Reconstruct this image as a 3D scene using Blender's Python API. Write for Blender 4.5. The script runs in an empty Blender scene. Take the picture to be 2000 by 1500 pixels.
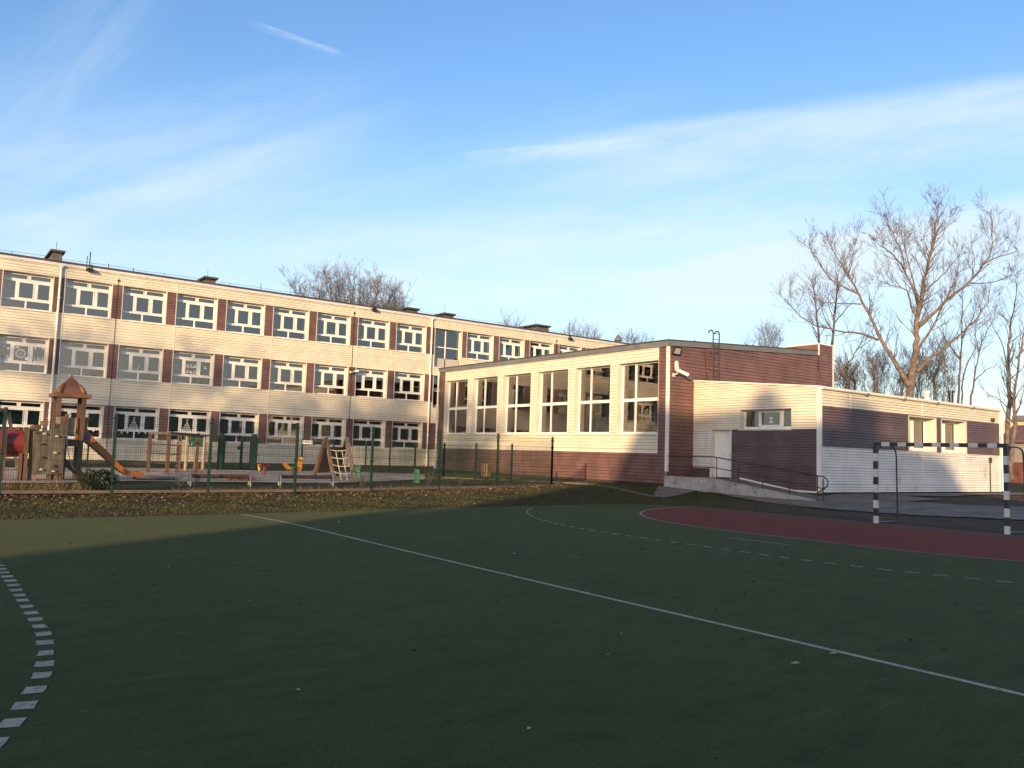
import bpy, bmesh, math, random
from math import sin, cos, pi, radians as R
from mathutils import Vector as V, Matrix
random.seed(7)
sc = bpy.context.scene
COL = sc.collection

# ------------------------------------------------------------------ camera
F_PX, PITCH, ROLL, YAW, CH = 1595.2, 0.0851, 0.0315, 0.9406, 1.497
cy, sy, cp, sp, cr, sr = cos(YAW), sin(YAW), cos(PITCH), sin(PITCH), cos(ROLL), sin(ROLL)
FW = V((cy*cp, sy*cp, sp)); RT = V((sy, -cy, 0)); UP = RT.cross(FW)
RC = RT*cr + UP*sr; UC = UP*cr - RT*sr
CAM = V((0, 0, CH))
def ray(px, py):                       # direction through a pixel of the 2000 x 1500 survey photo
    return FW + RC*((px-1000)/F_PX) + UC*((750-py)/F_PX)
def on_x(px, py, x): d = ray(px, py); return CAM + d*(x/d.x)
def on_y(px, py, y): d = ray(px, py); return CAM + d*(y/d.y)
def on_z(px, py, z): d = ray(px, py); return CAM + d*((z-CH)/d.z)
def at_dist(px, py, t): d = ray(px, py); return CAM + d*(t/math.hypot(d.x, d.y))
GZ = 0.34
def edge_y(x): return 17.42 + .098*x
def terr(x, y):
    dx = max(0., x-20.5); dy = max(0., y-edge_y(min(x, 20.)))
    t = min(1., dy/6.6); a = t*.55 + .45*t*t*(3-2*t)
    t = min(1., max(0., (dx-2.)/7.)); b = t*t*(3-2*t)
    return GZ*(1-(1-a)*(1-b))
def hit(px, py, dz=0.):                # where a pixel's ray meets the terrain
    z = 0.2
    for k in range(12):
        p = on_z(px, py, z); z = terr(p.x, p.y)+dz
    return p
cam = bpy.data.cameras.new('camera'); co = bpy.data.objects.new('camera', cam); COL.objects.link(co)
cam.sensor_width = 36; cam.lens = F_PX/2000*36; cam.clip_start = .05; cam.clip_end = 3000
m = Matrix((( RC.x, UC.x, -FW.x, 0), (RC.y, UC.y, -FW.y, 0), (RC.z, UC.z, -FW.z, CH), (0, 0, 0, 1)))
co.matrix_world = m
sc.camera = co

# ------------------------------------------------------------------ materials
def nodes(name):
    mt = bpy.data.materials.new(name); mt.use_nodes = True
    nt = mt.node_tree; nt.nodes.clear()
    out = nt.nodes.new('ShaderNodeOutputMaterial')
    return mt, nt, out
def N(nt, t, **kw):
    n = nt.nodes.new(t)
    for k, v in kw.items():
        if k.startswith('i_'):
            n.inputs[k[2:].replace('_', ' ')].default_value = v
        else: setattr(n, k, v)
    return n
def L(nt, a, b): nt.links.new(a, b)
def c4(c): return (c[0], c[1], c[2], 1)
def mixc(nt, fac, a, b, mode='MIX'):
    m = nt.nodes.new('ShaderNodeMix'); m.data_type = 'RGBA'; m.blend_type = mode
    for s, v in ((m.inputs[0], fac), (m.inputs[6], a), (m.inputs[7], b)):
        if hasattr(v, 'default_value') or hasattr(v, 'is_linked'): nt.links.new(v, s)
        else: s.default_value = v if not isinstance(v, tuple) else (c4(v) if len(v) == 3 else v)
    return m.outputs[2]
def noise(nt, vec, scale, detail=4., rough=.6, dist=0.):
    n = N(nt, 'ShaderNodeTexNoise', i_Scale=scale, i_Detail=detail, i_Roughness=rough, i_Distortion=dist)
    if vec is not None: L(nt, vec, n.inputs['Vector'])
    return n.outputs['Fac']
def ramp(nt, fac, lo, hi, a=0., b=1.):
    n = N(nt, 'ShaderNodeMapRange'); n.interpolation_type = 'SMOOTHSTEP'
    L(nt, fac, n.inputs[0]); n.inputs[1].default_value = lo; n.inputs[2].default_value = hi
    n.inputs[3].default_value = a; n.inputs[4].default_value = b
    return n.outputs[0]
def objco(nt, scale=(1, 1, 1), space='Object'):
    tc = N(nt, 'ShaderNodeTexCoord'); mp = N(nt, 'ShaderNodeMapping'); L(nt, tc.outputs[space], mp.inputs['Vector'])
    mp.inputs['Scale'].default_value = scale
    return mp.outputs['Vector']
def worldco(nt, scale=(1, 1, 1)):
    g = N(nt, 'ShaderNodeNewGeometry'); mp = N(nt, 'ShaderNodeMapping'); L(nt, g.outputs['Position'], mp.inputs['Vector'])
    mp.inputs['Scale'].default_value = scale
    return mp.outputs['Vector']
def mat(name, col, rough=.6, var=.15, scale=3., bump=0., bscale=40., metal=0., col2=None, stretch=(1, 1, 1), spec=.5, dirt=None):
    mt, nt, out = nodes(name)
    b = N(nt, 'ShaderNodeBsdfPrincipled'); L(nt, b.outputs[0], out.inputs[0])
    b.inputs['Roughness'].default_value = rough; b.inputs['Metallic'].default_value = metal
    b.inputs['Specular IOR Level'].default_value = spec
    co_ = worldco(nt, stretch)
    f = ramp(nt, noise(nt, co_, scale, 5), .3, .7)
    c2 = col2 or tuple(x*(1-2*var) for x in col)
    c1 = tuple(min(1, x*(1+var*.5)) for x in col)
    c = mixc(nt, f, c1, c2)
    if dirt:
        g = ramp(nt, noise(nt, worldco(nt, dirt[2]), dirt[1], 6, .7), dirt[3], dirt[4])
        c = mixc(nt, g, c, dirt[0])
    L(nt, c, b.inputs['Base Color'])
    if bump:
        bp = N(nt, 'ShaderNodeBump', i_Strength=bump, i_Distance=.02)
        L(nt, noise(nt, worldco(nt), bscale, 3), bp.inputs['Height']); L(nt, bp.outputs[0], b.inputs['Normal'])
    return mt
M = {}
CREAM = (.70, .64, .50)
M['cream'] = mat('cream_siding', CREAM, .45, .06, .9, dirt=((.52, .46, .39), 2.2, (2.6, 2.6, .22), .52, .85))
M['cream_dirty'] = mat('cream_siding_dirty', (.78, .76, .72), .5, .08, .9, dirt=((.42, .40, .37), 2.6, (.8, .8, .5), .52, .78))
M['brown'] = mat('brown_siding', (.172, .088, .074), .45, .16, 1.2, dirt=((.21, .13, .115), 2., (.6, .6, .3), .55, .9))
M['brown_scuffed'] = mat('brown_siding_scuffed', (.115, .073, .076), .5, .16, 1.2, dirt=((.27, .235, .23), 6., (.5, .6, 2.2), .62, .72))
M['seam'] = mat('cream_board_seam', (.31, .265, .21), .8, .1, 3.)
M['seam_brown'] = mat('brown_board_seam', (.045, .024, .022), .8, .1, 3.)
M['trim'] = mat('white_trim', (.76, .735, .68), .4, .05, 2.)
M['pvc'] = mat('white_window_frame', (.80, .785, .75), .35, .04, 3.)
M['reveal'] = mat('cream_reveal', (.66, .62, .55), .5, .05, 2.)
M['felt'] = mat('dark_roofing_felt', (.055, .058, .062), .8, .2, 2., .3, 60)
M['fascia'] = mat('grey_fascia_sheet', (.145, .150, .155), .45, .12, 1.5)
M['plinth'] = mat('dark_plinth', (.05, .048, .045), .9, .2, 3.)
M['brick_grey'] = mat('grey_chimney_brick', (.13, .115, .11), .85, .25, 6., .4, 30)
M['concrete'] = mat('weathered_concrete', (.30, .295, .285), .9, .15, 2.5, .5, 50, dirt=((.15, .15, .145), 3., (1, 1, 1), .5, .75))
M['path'] = mat('path_concrete', (.20, .160, .124), .9, .2, 1.5, .6, 60, dirt=((.125, .095, .070), 2., (1, 1, 1), .48, .72))
M['ramp_wall'] = mat('peeling_painted_concrete', (.40, .385, .36), .85, .25, 2.2, .8, 18, col2=(.25, .24, .22), dirt=((.07, .068, .062), 6., (1, 1, 2.2), .61, .67))
M['steel_brown'] = mat('brown_painted_steel', (.07, .045, .045), .5, .2, 8.)
M['steel_dark'] = mat('dark_steel', (.022, .023, .027), .45, .2, 6., metal=.2)
M['steel_grey'] = mat('galvanised_steel', (.30, .30, .31), .45, .2, 8., metal=.6)
M['fence'] = mat('dark_green_fence_paint', (.010, .034, .022), .45, .2, 6.)
M['wood'] = mat('varnished_timber', (.125, .066, .038), .55, .25, 3., .2, 30, stretch=(4, 4, .6))
M['wood_pale'] = mat('weathered_timber', (.225, .155, .11), .65, .25, 3., .2, 30, stretch=(4, 4, .6))
M['timber_log'] = mat('pale_timber_post', (.34, .265, .17), .65, .2, 4., stretch=(3, 3, .6))
M['ply_grey'] = mat('grey_climbing_panel', (.125, .10, .08), .6, .3, 3., .15, 30, stretch=(3, 3, .5))
M['panel_beige'] = mat('beige_plastic_panel', (.30, .255, .21), .5, .1, 3.)
M['orange'] = mat('orange_plastic', (.31, .105, .025), .38, .12, 3.)
M['orange_brown'] = mat('brown_plastic_roof', (.20, .09, .045), .5, .15, 3.)
M['red_plastic'] = mat('dark_red_plastic', (.22, .022, .022), .4, .15, 3.)
M['rooster'] = mat('bright_orange_board', (.70, .27, .03), .45, .08, 4.)
M['yellow'] = mat('yellow_board', (.65, .48, .08), .45, .08, 4.)
M['green_plastic'] = mat('green_plastic', (.06, .18, .08), .5, .12, 4.)
M['green_pale'] = mat('pale_green_post', (.12, .29, .15), .5, .12, 4.)
M['blue'] = mat('blue_sticker', (.07, .07, .22), .5, .1, 9.)
M['rope'] = mat('pale_rope', (.42, .40, .36), .8, .1, 20)
M['white'] = mat('white_paint', (.62, .62, .62), .55, .1, 5.)
M['offwhite'] = mat('white_plastic', (.62, .57, .53), .45, .06, 5.)
M['black'] = mat('black_rubber', (.018, .018, .02), .6, .2, 5.)
M['navy'] = mat('black_goal_paint', (.016, .018, .03), .4, .2, 5.)
M['goal_white'] = mat('white_goal_paint', (.58, .58, .56), .45, .08, 8., dirt=((.25, .24, .22), 9., (1, 1, 1), .62, .8))
M['interior'] = mat('interior_wall', (.42, .40, .36), .8, .05, 1.)
M['hall_wall'] = mat('sports_hall_wall', (.62, .54, .40), .8, .06, 1.)
M['hall_floor'] = mat('sports_hall_floor', (.22, .14, .08), .4, .1, 2.)
M['curtain'] = mat('net_curtain', (.50, .50, .48), .9, .15, 6., stretch=(6, 6, .3))
M['paper'] = mat('white_paper', (.75, .75, .73), .8, .03, 5.)
M['poster'] = mat('pale_poster', (.50, .36, .33), .8, .25, 2.)
M['poster_green'] = mat('green_blind', (.22, .38, .30), .8, .1, 2.)
M['sand'] = mat('playground_sand', (.52, .39, .27), .95, .25, 1.4, .9, 9, dirt=((.34, .25, .17), 6., (1, 1, 1), .5, .68))
M['bark'] = mat('tree_bark', (.175, .132, .11), .9, .25, 3., .5, 30)
M['bark_dark'] = mat('dark_bark', (.125, .098, .09), .9, .25, 3., .5, 30)
M['twig'] = mat('twigs', (.112, .092, .086), .8, .2, 2.)
M['leaf_dark'] = mat('evergreen_leaf', (.038, .052, .026), .6, .4, 5.)
M['conifer'] = mat('conifer_needles', (.03, .045, .022), .7, .3, 2.)
M['dry_grass'] = mat('dry_grass', (.30, .21, .085), .8, .4, 6.)
M['line'] = mat('court_line_paint', (.345, .312, .225), .9, .12, 5., dirt=((.07, .09, .05), 22., (1, 1, 1), .54, .68))
M['kerb'] = mat('kerb_concrete', (.135, .11, .085), .9, .15, 4., .3, 40)
M['roof_brown'] = mat('brown_sheet_roof', (.17, .10, .085), .6, .15, 2.)
M['plaster_red'] = mat('weathered_red_wall', (.14, .055, .05), .85, .3, 2., dirt=((.34, .30, .28), 5., (1, 1, 1), .62, .70))
M['render_cream'] = mat('cream_render', (.58, .50, .36), .85, .1, 1.)
M['block_wall'] = mat('grey_block_render', (.26, .25, .235), .85, .1, .5)
M['stone'] = mat('broken_white_block', (.6, .57, .5), .8, .15, 20, .4, 60)
M['lamp_glass'] = mat('lamp_glass', (.40, .40, .42), .15, .2, 20)
M['stone_leaf'] = mat('pale_dry_leaf', (.27, .235, .19), .8, .25, 40.)
M['asphalt_bits'] = mat('debris', (.05, .045, .04), .9, .4, 30)

def glass(name, ior, tint, bumps=.02, rough=0.):
    mt, nt, out = nodes(name)
    fr = N(nt, 'ShaderNodeFresnel', i_IOR=ior)
    tr = N(nt, 'ShaderNodeBsdfTransparent', i_Color=c4(tint)); gl = N(nt, 'ShaderNodeBsdfGlossy', i_Color=c4((1, .95, .92)), i_Roughness=rough)
    mx = N(nt, 'ShaderNodeMixShader'); L(nt, fr.outputs[0], mx.inputs[0]); L(nt, tr.outputs[0], mx.inputs[1]); L(nt, gl.outputs[0], mx.inputs[2])
    bp = N(nt, 'ShaderNodeBump', i_Strength=bumps, i_Distance=.05); L(nt, noise(nt, worldco(nt), 1.3, 1), bp.inputs['Height'])
    L(nt, bp.outputs[0], gl.inputs['Normal'])
    L(nt, mx.outputs[0], out.inputs[0])
    return mt
M['glass'] = glass('window_glass', 2.35, (.50, .52, .52), .03)
M['glass_hall'] = glass('hall_window_glass', 2.4, (.86, .86, .85), .015)

def court_mat(name, base, light, dark, fine, tint, worn=False):
    mt, nt, out = nodes(name)
    b = N(nt, 'ShaderNodeBsdfPrincipled'); L(nt, b.outputs[0], out.inputs[0])
    b.inputs['Roughness'].default_value = .95; b.inputs['Specular IOR Level'].default_value = .06
    b.inputs['Sheen Weight'].default_value = .055; b.inputs['Sheen Roughness'].default_value = .5; b.inputs['Sheen Tint'].default_value = c4(tint)
    w = worldco(nt)
    c = mixc(nt, ramp(nt, noise(nt, w, .35, 5, .65), .3, .7), base, light)
    c = mixc(nt, ramp(nt, noise(nt, worldco(nt, (1, 2.2, 1)), 1.7, 6, .7), .42, .72), c, dark)
    c = mixc(nt, ramp(nt, noise(nt, w, 38., 4, .75), .3, .7, 0., .75), c, dark)
    c = mixc(nt, ramp(nt, noise(nt, w, 160., 2, .6), .58, .72, 0., fine), c, light)
    c = mixc(nt, ramp(nt, noise(nt, w, 24., 4, .75), .60, .74, 0., .8), c, tuple(x*.55 for x in dark))
    c = mixc(nt, ramp(nt, noise(nt, worldco(nt, (.35, 1.6, 1)), 3.1, 5, .7, .4), .58, .75, 0., .6), c, tuple(x*1.5 for x in light))
    c = mixc(nt, ramp(nt, noise(nt, w, 95., 1, .5), .70, .74, 0., .9), c, tuple(x*2.2 for x in light))
    if worn:                                               # trodden, dusty carpet in front of the goal
        sx = N(nt, 'ShaderNodeSeparateXYZ'); L(nt, w, sx.inputs[0]); ad = N(nt, 'ShaderNodeMath', operation='MULTIPLY_ADD'); L(nt, noise(nt, w, 1.1, 6, .7), ad.inputs[0]); ad.inputs[1].default_value = 4.; L(nt, sx.outputs[0], ad.inputs[2])
        c = mixc(nt, ramp(nt, ad.outputs[0], 20.3, 22.6, 0., .85), c, (.085, .066, .060))
    L(nt, c, b.inputs['Base Color'])
    bp = N(nt, 'ShaderNodeBump', i_Strength=.6, i_Distance=.012); L(nt, noise(nt, w, 120., 4, .7), bp.inputs['Height'])
    L(nt, bp.outputs[0], b.inputs['Normal'])
    return mt
M['court'] = court_mat('green_court_carpet', (.040, .054, .0175), (.055, .072, .026), (.023, .032, .0105), .9, (.85, .95, .55))
M['red_court'] = court_mat('red_court_carpet', (.160, .036, .026), (.185, .047, .035), (.108, .031, .023), .5, (1., .5, .42), True)

def ground_mat():
    mt, nt, out = nodes('rough_grass_ground')
    b = N(nt, 'ShaderNodeBsdfPrincipled'); L(nt, b.outputs[0], out.inputs[0]); b.inputs['Roughness'].default_value = 1; b.inputs['Specular IOR Level'].default_value = .1
    w = worldco(nt)
    c = mixc(nt, ramp(nt, noise(nt, w, .8, 6, .7), .35, .65), (.050, .054, .020), (.072, .064, .030))
    c = mixc(nt, ramp(nt, noise(nt, w, 9., 5, .7), .4, .7), c, (.040, .034, .020))
    # bare trampled earth behind the goal line (right side)
    sx = N(nt, 'ShaderNodeSeparateXYZ'); L(nt, w, sx.inputs[0])
    m1 = ramp(nt, sx.outputs[0], 19.5, 22.5)
    m2 = ramp(nt, sx.outputs[1], 21., 16.5)
    mm = N(nt, 'ShaderNodeMath', operation='MULTIPLY'); L(nt, m1, mm.inputs[0]); L(nt, m2, mm.inputs[1])
    nz = N(nt, 'ShaderNodeMath', operation='MULTIPLY'); L(nt, mm.outputs[0], nz.inputs[0]); L(nt, ramp(nt, noise(nt, w, .9, 5, .7), .30, .52), nz.inputs[1])
    c = mixc(nt, nz.outputs[0], c, mixc(nt, ramp(nt, noise(nt, w, 6., 5, .7), .35, .7), (.125, .095, .070), (.065, .050, .038)))
    L(nt, c, b.inputs['Base Color'])
    bp = N(nt, 'ShaderNodeBump', i_Strength=1., i_Distance=.05); L(nt, noise(nt, w, 14., 6, .75), bp.inputs['Height']); L(nt, bp.outputs[0], b.inputs['Normal'])
    return mt
M['ground'] = ground_mat()
def varied(name, cols, rough=.8, scale=8.):
    mt, nt, out = nodes(name)
    b = N(nt, 'ShaderNodeBsdfPrincipled'); L(nt, b.outputs[0], out.inputs[0]); b.inputs['Roughness'].default_value = rough; b.inputs['Specular IOR Level'].default_value = .2
    wn = N(nt, 'ShaderNodeTexWhiteNoise'); wn.noise_dimensions = '3D'
    g = N(nt, 'ShaderNodeNewGeometry')
    cr_ = N(nt, 'ShaderNodeValToRGB'); cr_.color_ramp.interpolation = 'CONSTANT'
    el = cr_.color_ramp.elements
    el[0].position = 0; el[0].color = c4(cols[0])
    for k, c in enumerate(cols[1:], 1):
        if k == 1: el[1].position = 1/len(cols); el[1].color = c4(c)
        else:
            e = el.new(k/len(cols)); e.color = c4(c)
    L(nt, g.outputs['Random Per Island'], cr_.inputs[0]); L(nt, cr_.outputs[0], b.inputs['Base Color'])
    return mt
M['grass_blades'] = varied('grass_blades', [(.052, .062, .018), (.062, .068, .022), (.085, .078, .03), (.042, .052, .016), (.105, .088, .042)])
M['dry_blades'] = varied('dry_grass_blades', [(.26, .18, .07), (.20, .14, .05), (.34, .25, .10), (.14, .10, .04)])
M['leaves'] = varied('fallen_leaves', [(.13, .075, .042), (.10, .06, .035), (.18, .125, .075), (.075, .045, .03), (.11, .072, .042), (.26, .205, .15), (.08, .05, .03)])
M['evergreen'] = varied('evergreen_shrub_leaves', [(.03, .045, .02), (.045, .058, .028), (.06, .068, .035), (.022, .034, .016)], .5)
M['conifer_l'] = varied('conifer_foliage', [(.02, .035, .018), (.03, .045, .02), (.04, .05, .025)], .7)
M['red_leaves'] = varied('red_autumn_leaves', [(.30, .06, .03), (.40, .12, .04), (.22, .05, .03)])

# ------------------------------------------------------------------ mesh helper
class MB:
    def __init__(s): s.v = []; s.f = []; s.mi = []
    def add(s, vs, fs, mi=0):
        o = len(s.v); s.v += [V(p) for p in vs]; s.f += [tuple(i+o for i in f) for f in fs]; s.mi += [mi]*len(fs); return s
    def quad(s, a, b, c, d, mi=0): return s.add((a, b, c, d), ((0, 1, 2, 3),), mi)
    def box(s, x0, x1, y0, y1, z0, z1, mi=0):
        vs = [(x, y, z) for z in (z0, z1) for y in (y0, y1) for x in (x0, x1)]
        return s.add(vs, ((0, 2, 3, 1), (4, 5, 7, 6), (0, 1, 5, 4), (2, 6, 7, 3), (0, 4, 6, 2), (1, 3, 7, 5)), mi)
    def bar(s, a, b, w, h, up=(0, 0, 1), mi=0):         # rectangular bar from a to b
        a = V(a); b = V(b); d = (b-a).normalized(); u = V(up)
        x = d.cross(u)
        if x.length < 1e-4: x = d.cross(V((1, 0, 0)))
        x.normalize(); y = x.cross(d)
        vs = [p + x*(sx*w/2) + y*(sy_*h/2) for p in (a, b) for sx, sy_ in ((-1, -1), (1, -1), (1, 1), (-1, 1))]
        return s.add(vs, ((3, 2, 1, 0), (4, 5, 6, 7), (0, 1, 5, 4), (1, 2, 6, 5), (2, 3, 7, 6), (3, 0, 4, 7)), mi)
    def tube(s, pts, r, n=8, caps=True, mi=0):
        pts = [V(p) for p in pts]; rs = r if isinstance(r, (list, tuple)) else [r]*len(pts)
        o = len(s.v); ref = None
        for i, p in enumerate(pts):
            d = (pts[min(i+1, len(pts)-1)] - pts[max(i-1, 0)])
            if d.length < 1e-9: d = V((0, 0, 1))
            d.normalize()
            if ref is None: ref = d.orthogonal()
            ref = (ref - d*ref.dot(d))
            if ref.length < 1e-6: ref = d.orthogonal()
            ref.normalize(); w = d.cross(ref)
            for k in range(n):
                a = 2*pi*k/n; s.v.append(p + (ref*cos(a) + w*sin(a))*rs[i])
        for i in range(len(pts)-1):
            for k in range(n):
                a = o+i*n+k; b = o+i*n+(k+1) % n
                s.f.append((a, b, b+n, a+n)); s.mi.append(mi)
        if caps:
            s.f.append(tuple(o+k for k in reversed(range(n)))); s.f.append(tuple(o+(len(pts)-1)*n+k for k in range(n))); s.mi += [mi, mi]
        return s
    def prism(s, poly, e, mi=0):                          # closed polygon (3d points) swept along vector e
        n = len(poly); e = V(e); vs = [V(p) for p in poly] + [V(p)+e for p in poly]
        fs = [tuple(reversed(range(n))), tuple(range(n, 2*n))] + [(i, (i+1) % n, n+(i+1) % n, n+i) for i in range(n)]
        return s.add(vs, fs, mi)
    def build(s, name, mats, parent=None, smooth=False, base=None):
        me = bpy.data.meshes.new(name)
        off = base if base is not None else (parent.get('_b') if parent is not None and parent.get('_b') else None)
        o3 = V(off) if off is not None else V((0, 0, 0))
        me.from_pydata([tuple(p-o3) for p in s.v], [], s.f)
        mats = mats if isinstance(mats, (list, tuple)) else [mats]
        for mt in mats: me.materials.append(mt)
        if len(mats) > 1: me.polygons.foreach_set('material_index', s.mi)
        if smooth: me.polygons.foreach_set('use_smooth', [True]*len(s.f))
        me.update()
        ob = bpy.data.objects.new(name, me); COL.objects.link(ob)
        if parent is not None: ob.parent = parent
        elif base is not None: ob.location = o3
        return ob
def _groups(s):                                            # faces that touch (shared or coincident corners) go together
    key = {}; par = list(range(len(s.f)))
    def fd(a):
        while par[a] != a: par[a] = par[par[a]]; a = par[a]
        return a
    boxes = []
    for i, f in enumerate(s.f):
        q = [s.v[j] for j in f]; boxes.append((min(p.x for p in q)-.004, max(p.x for p in q)+.004, min(p.z for p in q)-.004, max(p.z for p in q)+.004))
        for j in range(i):
            a, b = boxes[i], boxes[j]
            if a[0] < b[1] and b[0] < a[1] and a[2] < b[3] and b[2] < a[3]: par[fd(i)] = fd(j)
    out = {}
    for i, f in enumerate(s.f): out.setdefault(fd(i), MB()).add([s.v[j] for j in f], [tuple(range(len(f)))])
    return list(out.values())
MB.groups = _groups
BASES = {}
def tag(o, label, cat, group=None, kind=None):
    o['label'] = label; o['category'] = cat
    if group: o['group'] = group
    if kind: o['kind'] = kind
    return o
def thing(name, label, cat, loc, group=None, rz=0.):
    o = bpy.data.objects.new(name, None); COL.objects.link(o); o.location = loc; o.rotation_euler.z = rz; o.empty_display_size = .3
    BASES[o.name] = V(loc)
    return tag(o, label, cat, group)
def part(mb, name, mats, root, smooth=False):             # world-space mesh -> child of an unrotated thing
    return mb.build(name, mats, root, smooth, base_of(root)) if False else _part(mb, name, mats, root, smooth)
def base_of(o):
    while o.parent is not None: o = o.parent
    return BASES.get(o.name, V((0, 0, 0)))
def _part(mb, name, mats, root, smooth):
    b = base_of(root); mb.v = [p-b for p in mb.v]
    return mb.build(name, mats, root, smooth)
def struct(mb, name, mats, kind='structure', smooth=False, label=None):
    o = mb.build(name, mats, None, smooth); o['kind'] = kind
    if label: o['label'] = label
    return o
def copy_tree(o, parent=None):
    c = o.copy(); COL.objects.link(c)
    if parent is not None: c.parent = parent
    for ch in list(o.children): copy_tree(ch, c)
    return c

# siding: horizontal boards, left -> right as seen from outside
def siding(mb, a, b, z0, z1, pitch=.15, mi=0, out=.018):
    dx, dy = b[0]-a[0], b[1]-a[1]; l = math.hypot(dx, dy); n = (dy/l, -dx/l)
    prof = [(z0, out)]
    k = math.floor(z0/pitch+1e-6)
    while True:
        zb = k*pitch; zt = zb+pitch
        gv = .011+.013*((k*7919) % 13)/13
        for z, o in ((zb, out), (zt-gv, out-.010), (zt-gv+.002, -.012), (zt-.001, -.012)):
            if z0+1e-4 < z < z1-1e-4: prof.append((z, o))
        if zt >= z1: break
        k += 1
    prof.append((z1, prof[-1][1]))
    vs = []
    for z, o in prof:
        vs += [(a[0]+n[0]*o, a[1]+n[1]*o, z), (b[0]+n[0]*o, b[1]+n[1]*o, z)]
    for i in range(len(prof)-1):
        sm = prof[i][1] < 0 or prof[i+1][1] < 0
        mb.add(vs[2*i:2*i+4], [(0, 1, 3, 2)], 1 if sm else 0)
def clip_below(mb, p, n):                                  # drop everything on the +n side of the plane
    bm = bmesh.new()
    vv = [bm.verts.new(q) for q in mb.v]
    for f in mb.f:
        q = bm.faces.new([vv[i] for i in f]); q.material_index = mb.mi[len(bm.faces)-1]
    bmesh.ops.bisect_plane(bm, geom=bm.verts[:]+bm.edges[:]+bm.faces[:], plane_co=p, plane_no=n, clear_outer=True)
    bm.verts.index_update()
    mb.v = [q.co.copy() for q in bm.verts]; mb.f = [tuple(q.index for q in f.verts) for f in bm.faces]; mb.mi = [q.material_index for q in bm.faces]
    bm.free()

#SECTION_SETTING
# ------------------------------------------------------------------ ground
def axis(lo, hi, fine0, fine1, step):
    a = []; x = fine0
    while x <= fine1+1e-6: a.append(x); x += step
    s = step; x = fine0
    pre = []
    while x > lo: s *= 1.45; x -= s; pre.append(x)
    s = step; x = fine1; post = []
    while x < hi: s *= 1.45; x += s; post.append(x)
    return pre[::-1]+a+post
xs = axis(-600, 700, -12, 48, .6); ys = axis(-600, 700, -8, 54, .6)
g = MB()
for y in ys:
    for x in xs:
        z = terr(x, y)
        if -9.5 < x < 20.6 and -3 < y < edge_y(x)+.1: z -= .012
        else: z += .012*sin(x*1.7+y*.6)+.010*sin(x*.9-y*2.3)*1. if 0 < x < 30 and 15 < y < 30 else 0
        g.v.append(V((x, y, z)))
nx = len(xs)
for j in range(len(ys)-1):
    for i in range(nx-1):
        a = j*nx+i; g.f.append((a, a+1, a+nx+1, a+nx)); g.mi.append(0)
struct(g, 'ground', M['ground'], smooth=True)

# sports court
edge = [(-9, 16.9), (1.4, 17.58), (3.56, 17.66), (5.82, 17.9), (8.98, 18.5), (11.47, 18.79), (13.95, 18.95), (17.7, 19.2), (18.9, 18.9), (19.7, 18.3)]
goal_line = [(20.28, 17.6), (20.36, 14.4), (20.5, 11.9), (20.62, 9.), (20.6, -2.)]
cpoly = [(-9, -2.2)] + edge + goal_line
ext = [(x, y, .004) for x, y in cpoly]
cb = MB(); cb.add(ext, [tuple(reversed(range(len(ext))))])
struct(cb, 'court', M['court'])
GC = V((20.2, 10.04, 0)); PL = 1.5
def dpoly(r, z, n=40):                                     # quarter circle, straight, quarter circle round the goal
    pts = []
    for k in range(n+1):
        a = pi/2*k/n; pts.append((20.2-r*sin(a), GC.y+PL+r*cos(a), z))
    for k in range(n+1):
        a = pi/2*(1-k/n); pts.append((20.2-r*sin(a), GC.y-PL-r*cos(a), z))
    return pts
def strip(mb, pts, w, z, jitter=.0):
    pts = [V((p[0], p[1], 0)) for p in pts]
    vs = []
    for i, p in enumerate(pts):
        d = (pts[min(i+1, len(pts)-1)]-pts[max(i-1, 0)]).normalized(); nrm = V((-d.y, d.x, 0))
        j1, j2 = random.uniform(-jitter, jitter), random.uniform(-jitter, jitter)
        vs += [p+nrm*(w/2+j1)+V((0, 0, z)), p-nrm*(w/2+j2)+V((0, 0, z))]
    mb.add(vs, [(2*i+1, 2*i+3, 2*i+2, 2*i) for i in range(len(pts)-1)])
red = MB(); d6 = [p for p in dpoly(6, .008)]
d6 = [p for p in d6 if p[1] < 18.05]
poly = [p for p in d6] + [(20.4, 2.5, .008), (20.52, 9., .008), (20.42, 12.3, .008), (20.33, 15., .008), (20.28, 17.5, .008)]
red.add(poly, [tuple(range(len(poly)))]); o = struct(red, 'goal_area', M['red_court'])
ln = MB(); strip(ln, [p for p in dpoly(6.03, 0, 60) if p[1] < 17.6 or p[0] < 19.4], .055, .012, .003); struct(ln, 'goal_area_line', M['line'])
ln = MB(); strip(ln, [(12.96, 10.45), (12.96, 9.6), (12.96, 9.05)], .05, .008); struct(ln, 'penalty_line', M['line'])
cl = []
for k in range(61):
    t = k/60; y = 17.86+(1.0-17.86)*t
    cl.append((6.07+.018*sin(t*9)-.2*max(0, (y-15.2)/2.7)**1.5, y))
ln = MB(); strip(ln, cl, .068, .008, .004); struct(ln, 'center_line', M['line'])
def dashes(mb, path, dash, gap, w, z, wj=.0):
    P = [V((p[0], p[1], 0)) for p in path]; L_ = [0]
    for i in range(1, len(P)): L_.append(L_[-1]+(P[i]-P[i-1]).length)
    def pt(s):
        for i in range(1, len(P)):
            if s <= L_[i]:
                t = (s-L_[i-1])/max(1e-9, L_[i]-L_[i-1]); return P[i-1].lerp(P[i], t)
        return P[-1]
    s = 0.05
    while s+dash < L_[-1]:
        j = random.uniform(-.02, .02)
        strip(mb, [pt(s+j), pt(s+j+dash/2), pt(s+j+dash)], w+random.uniform(-wj, wj), z, wj)
        s += dash+gap
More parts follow.
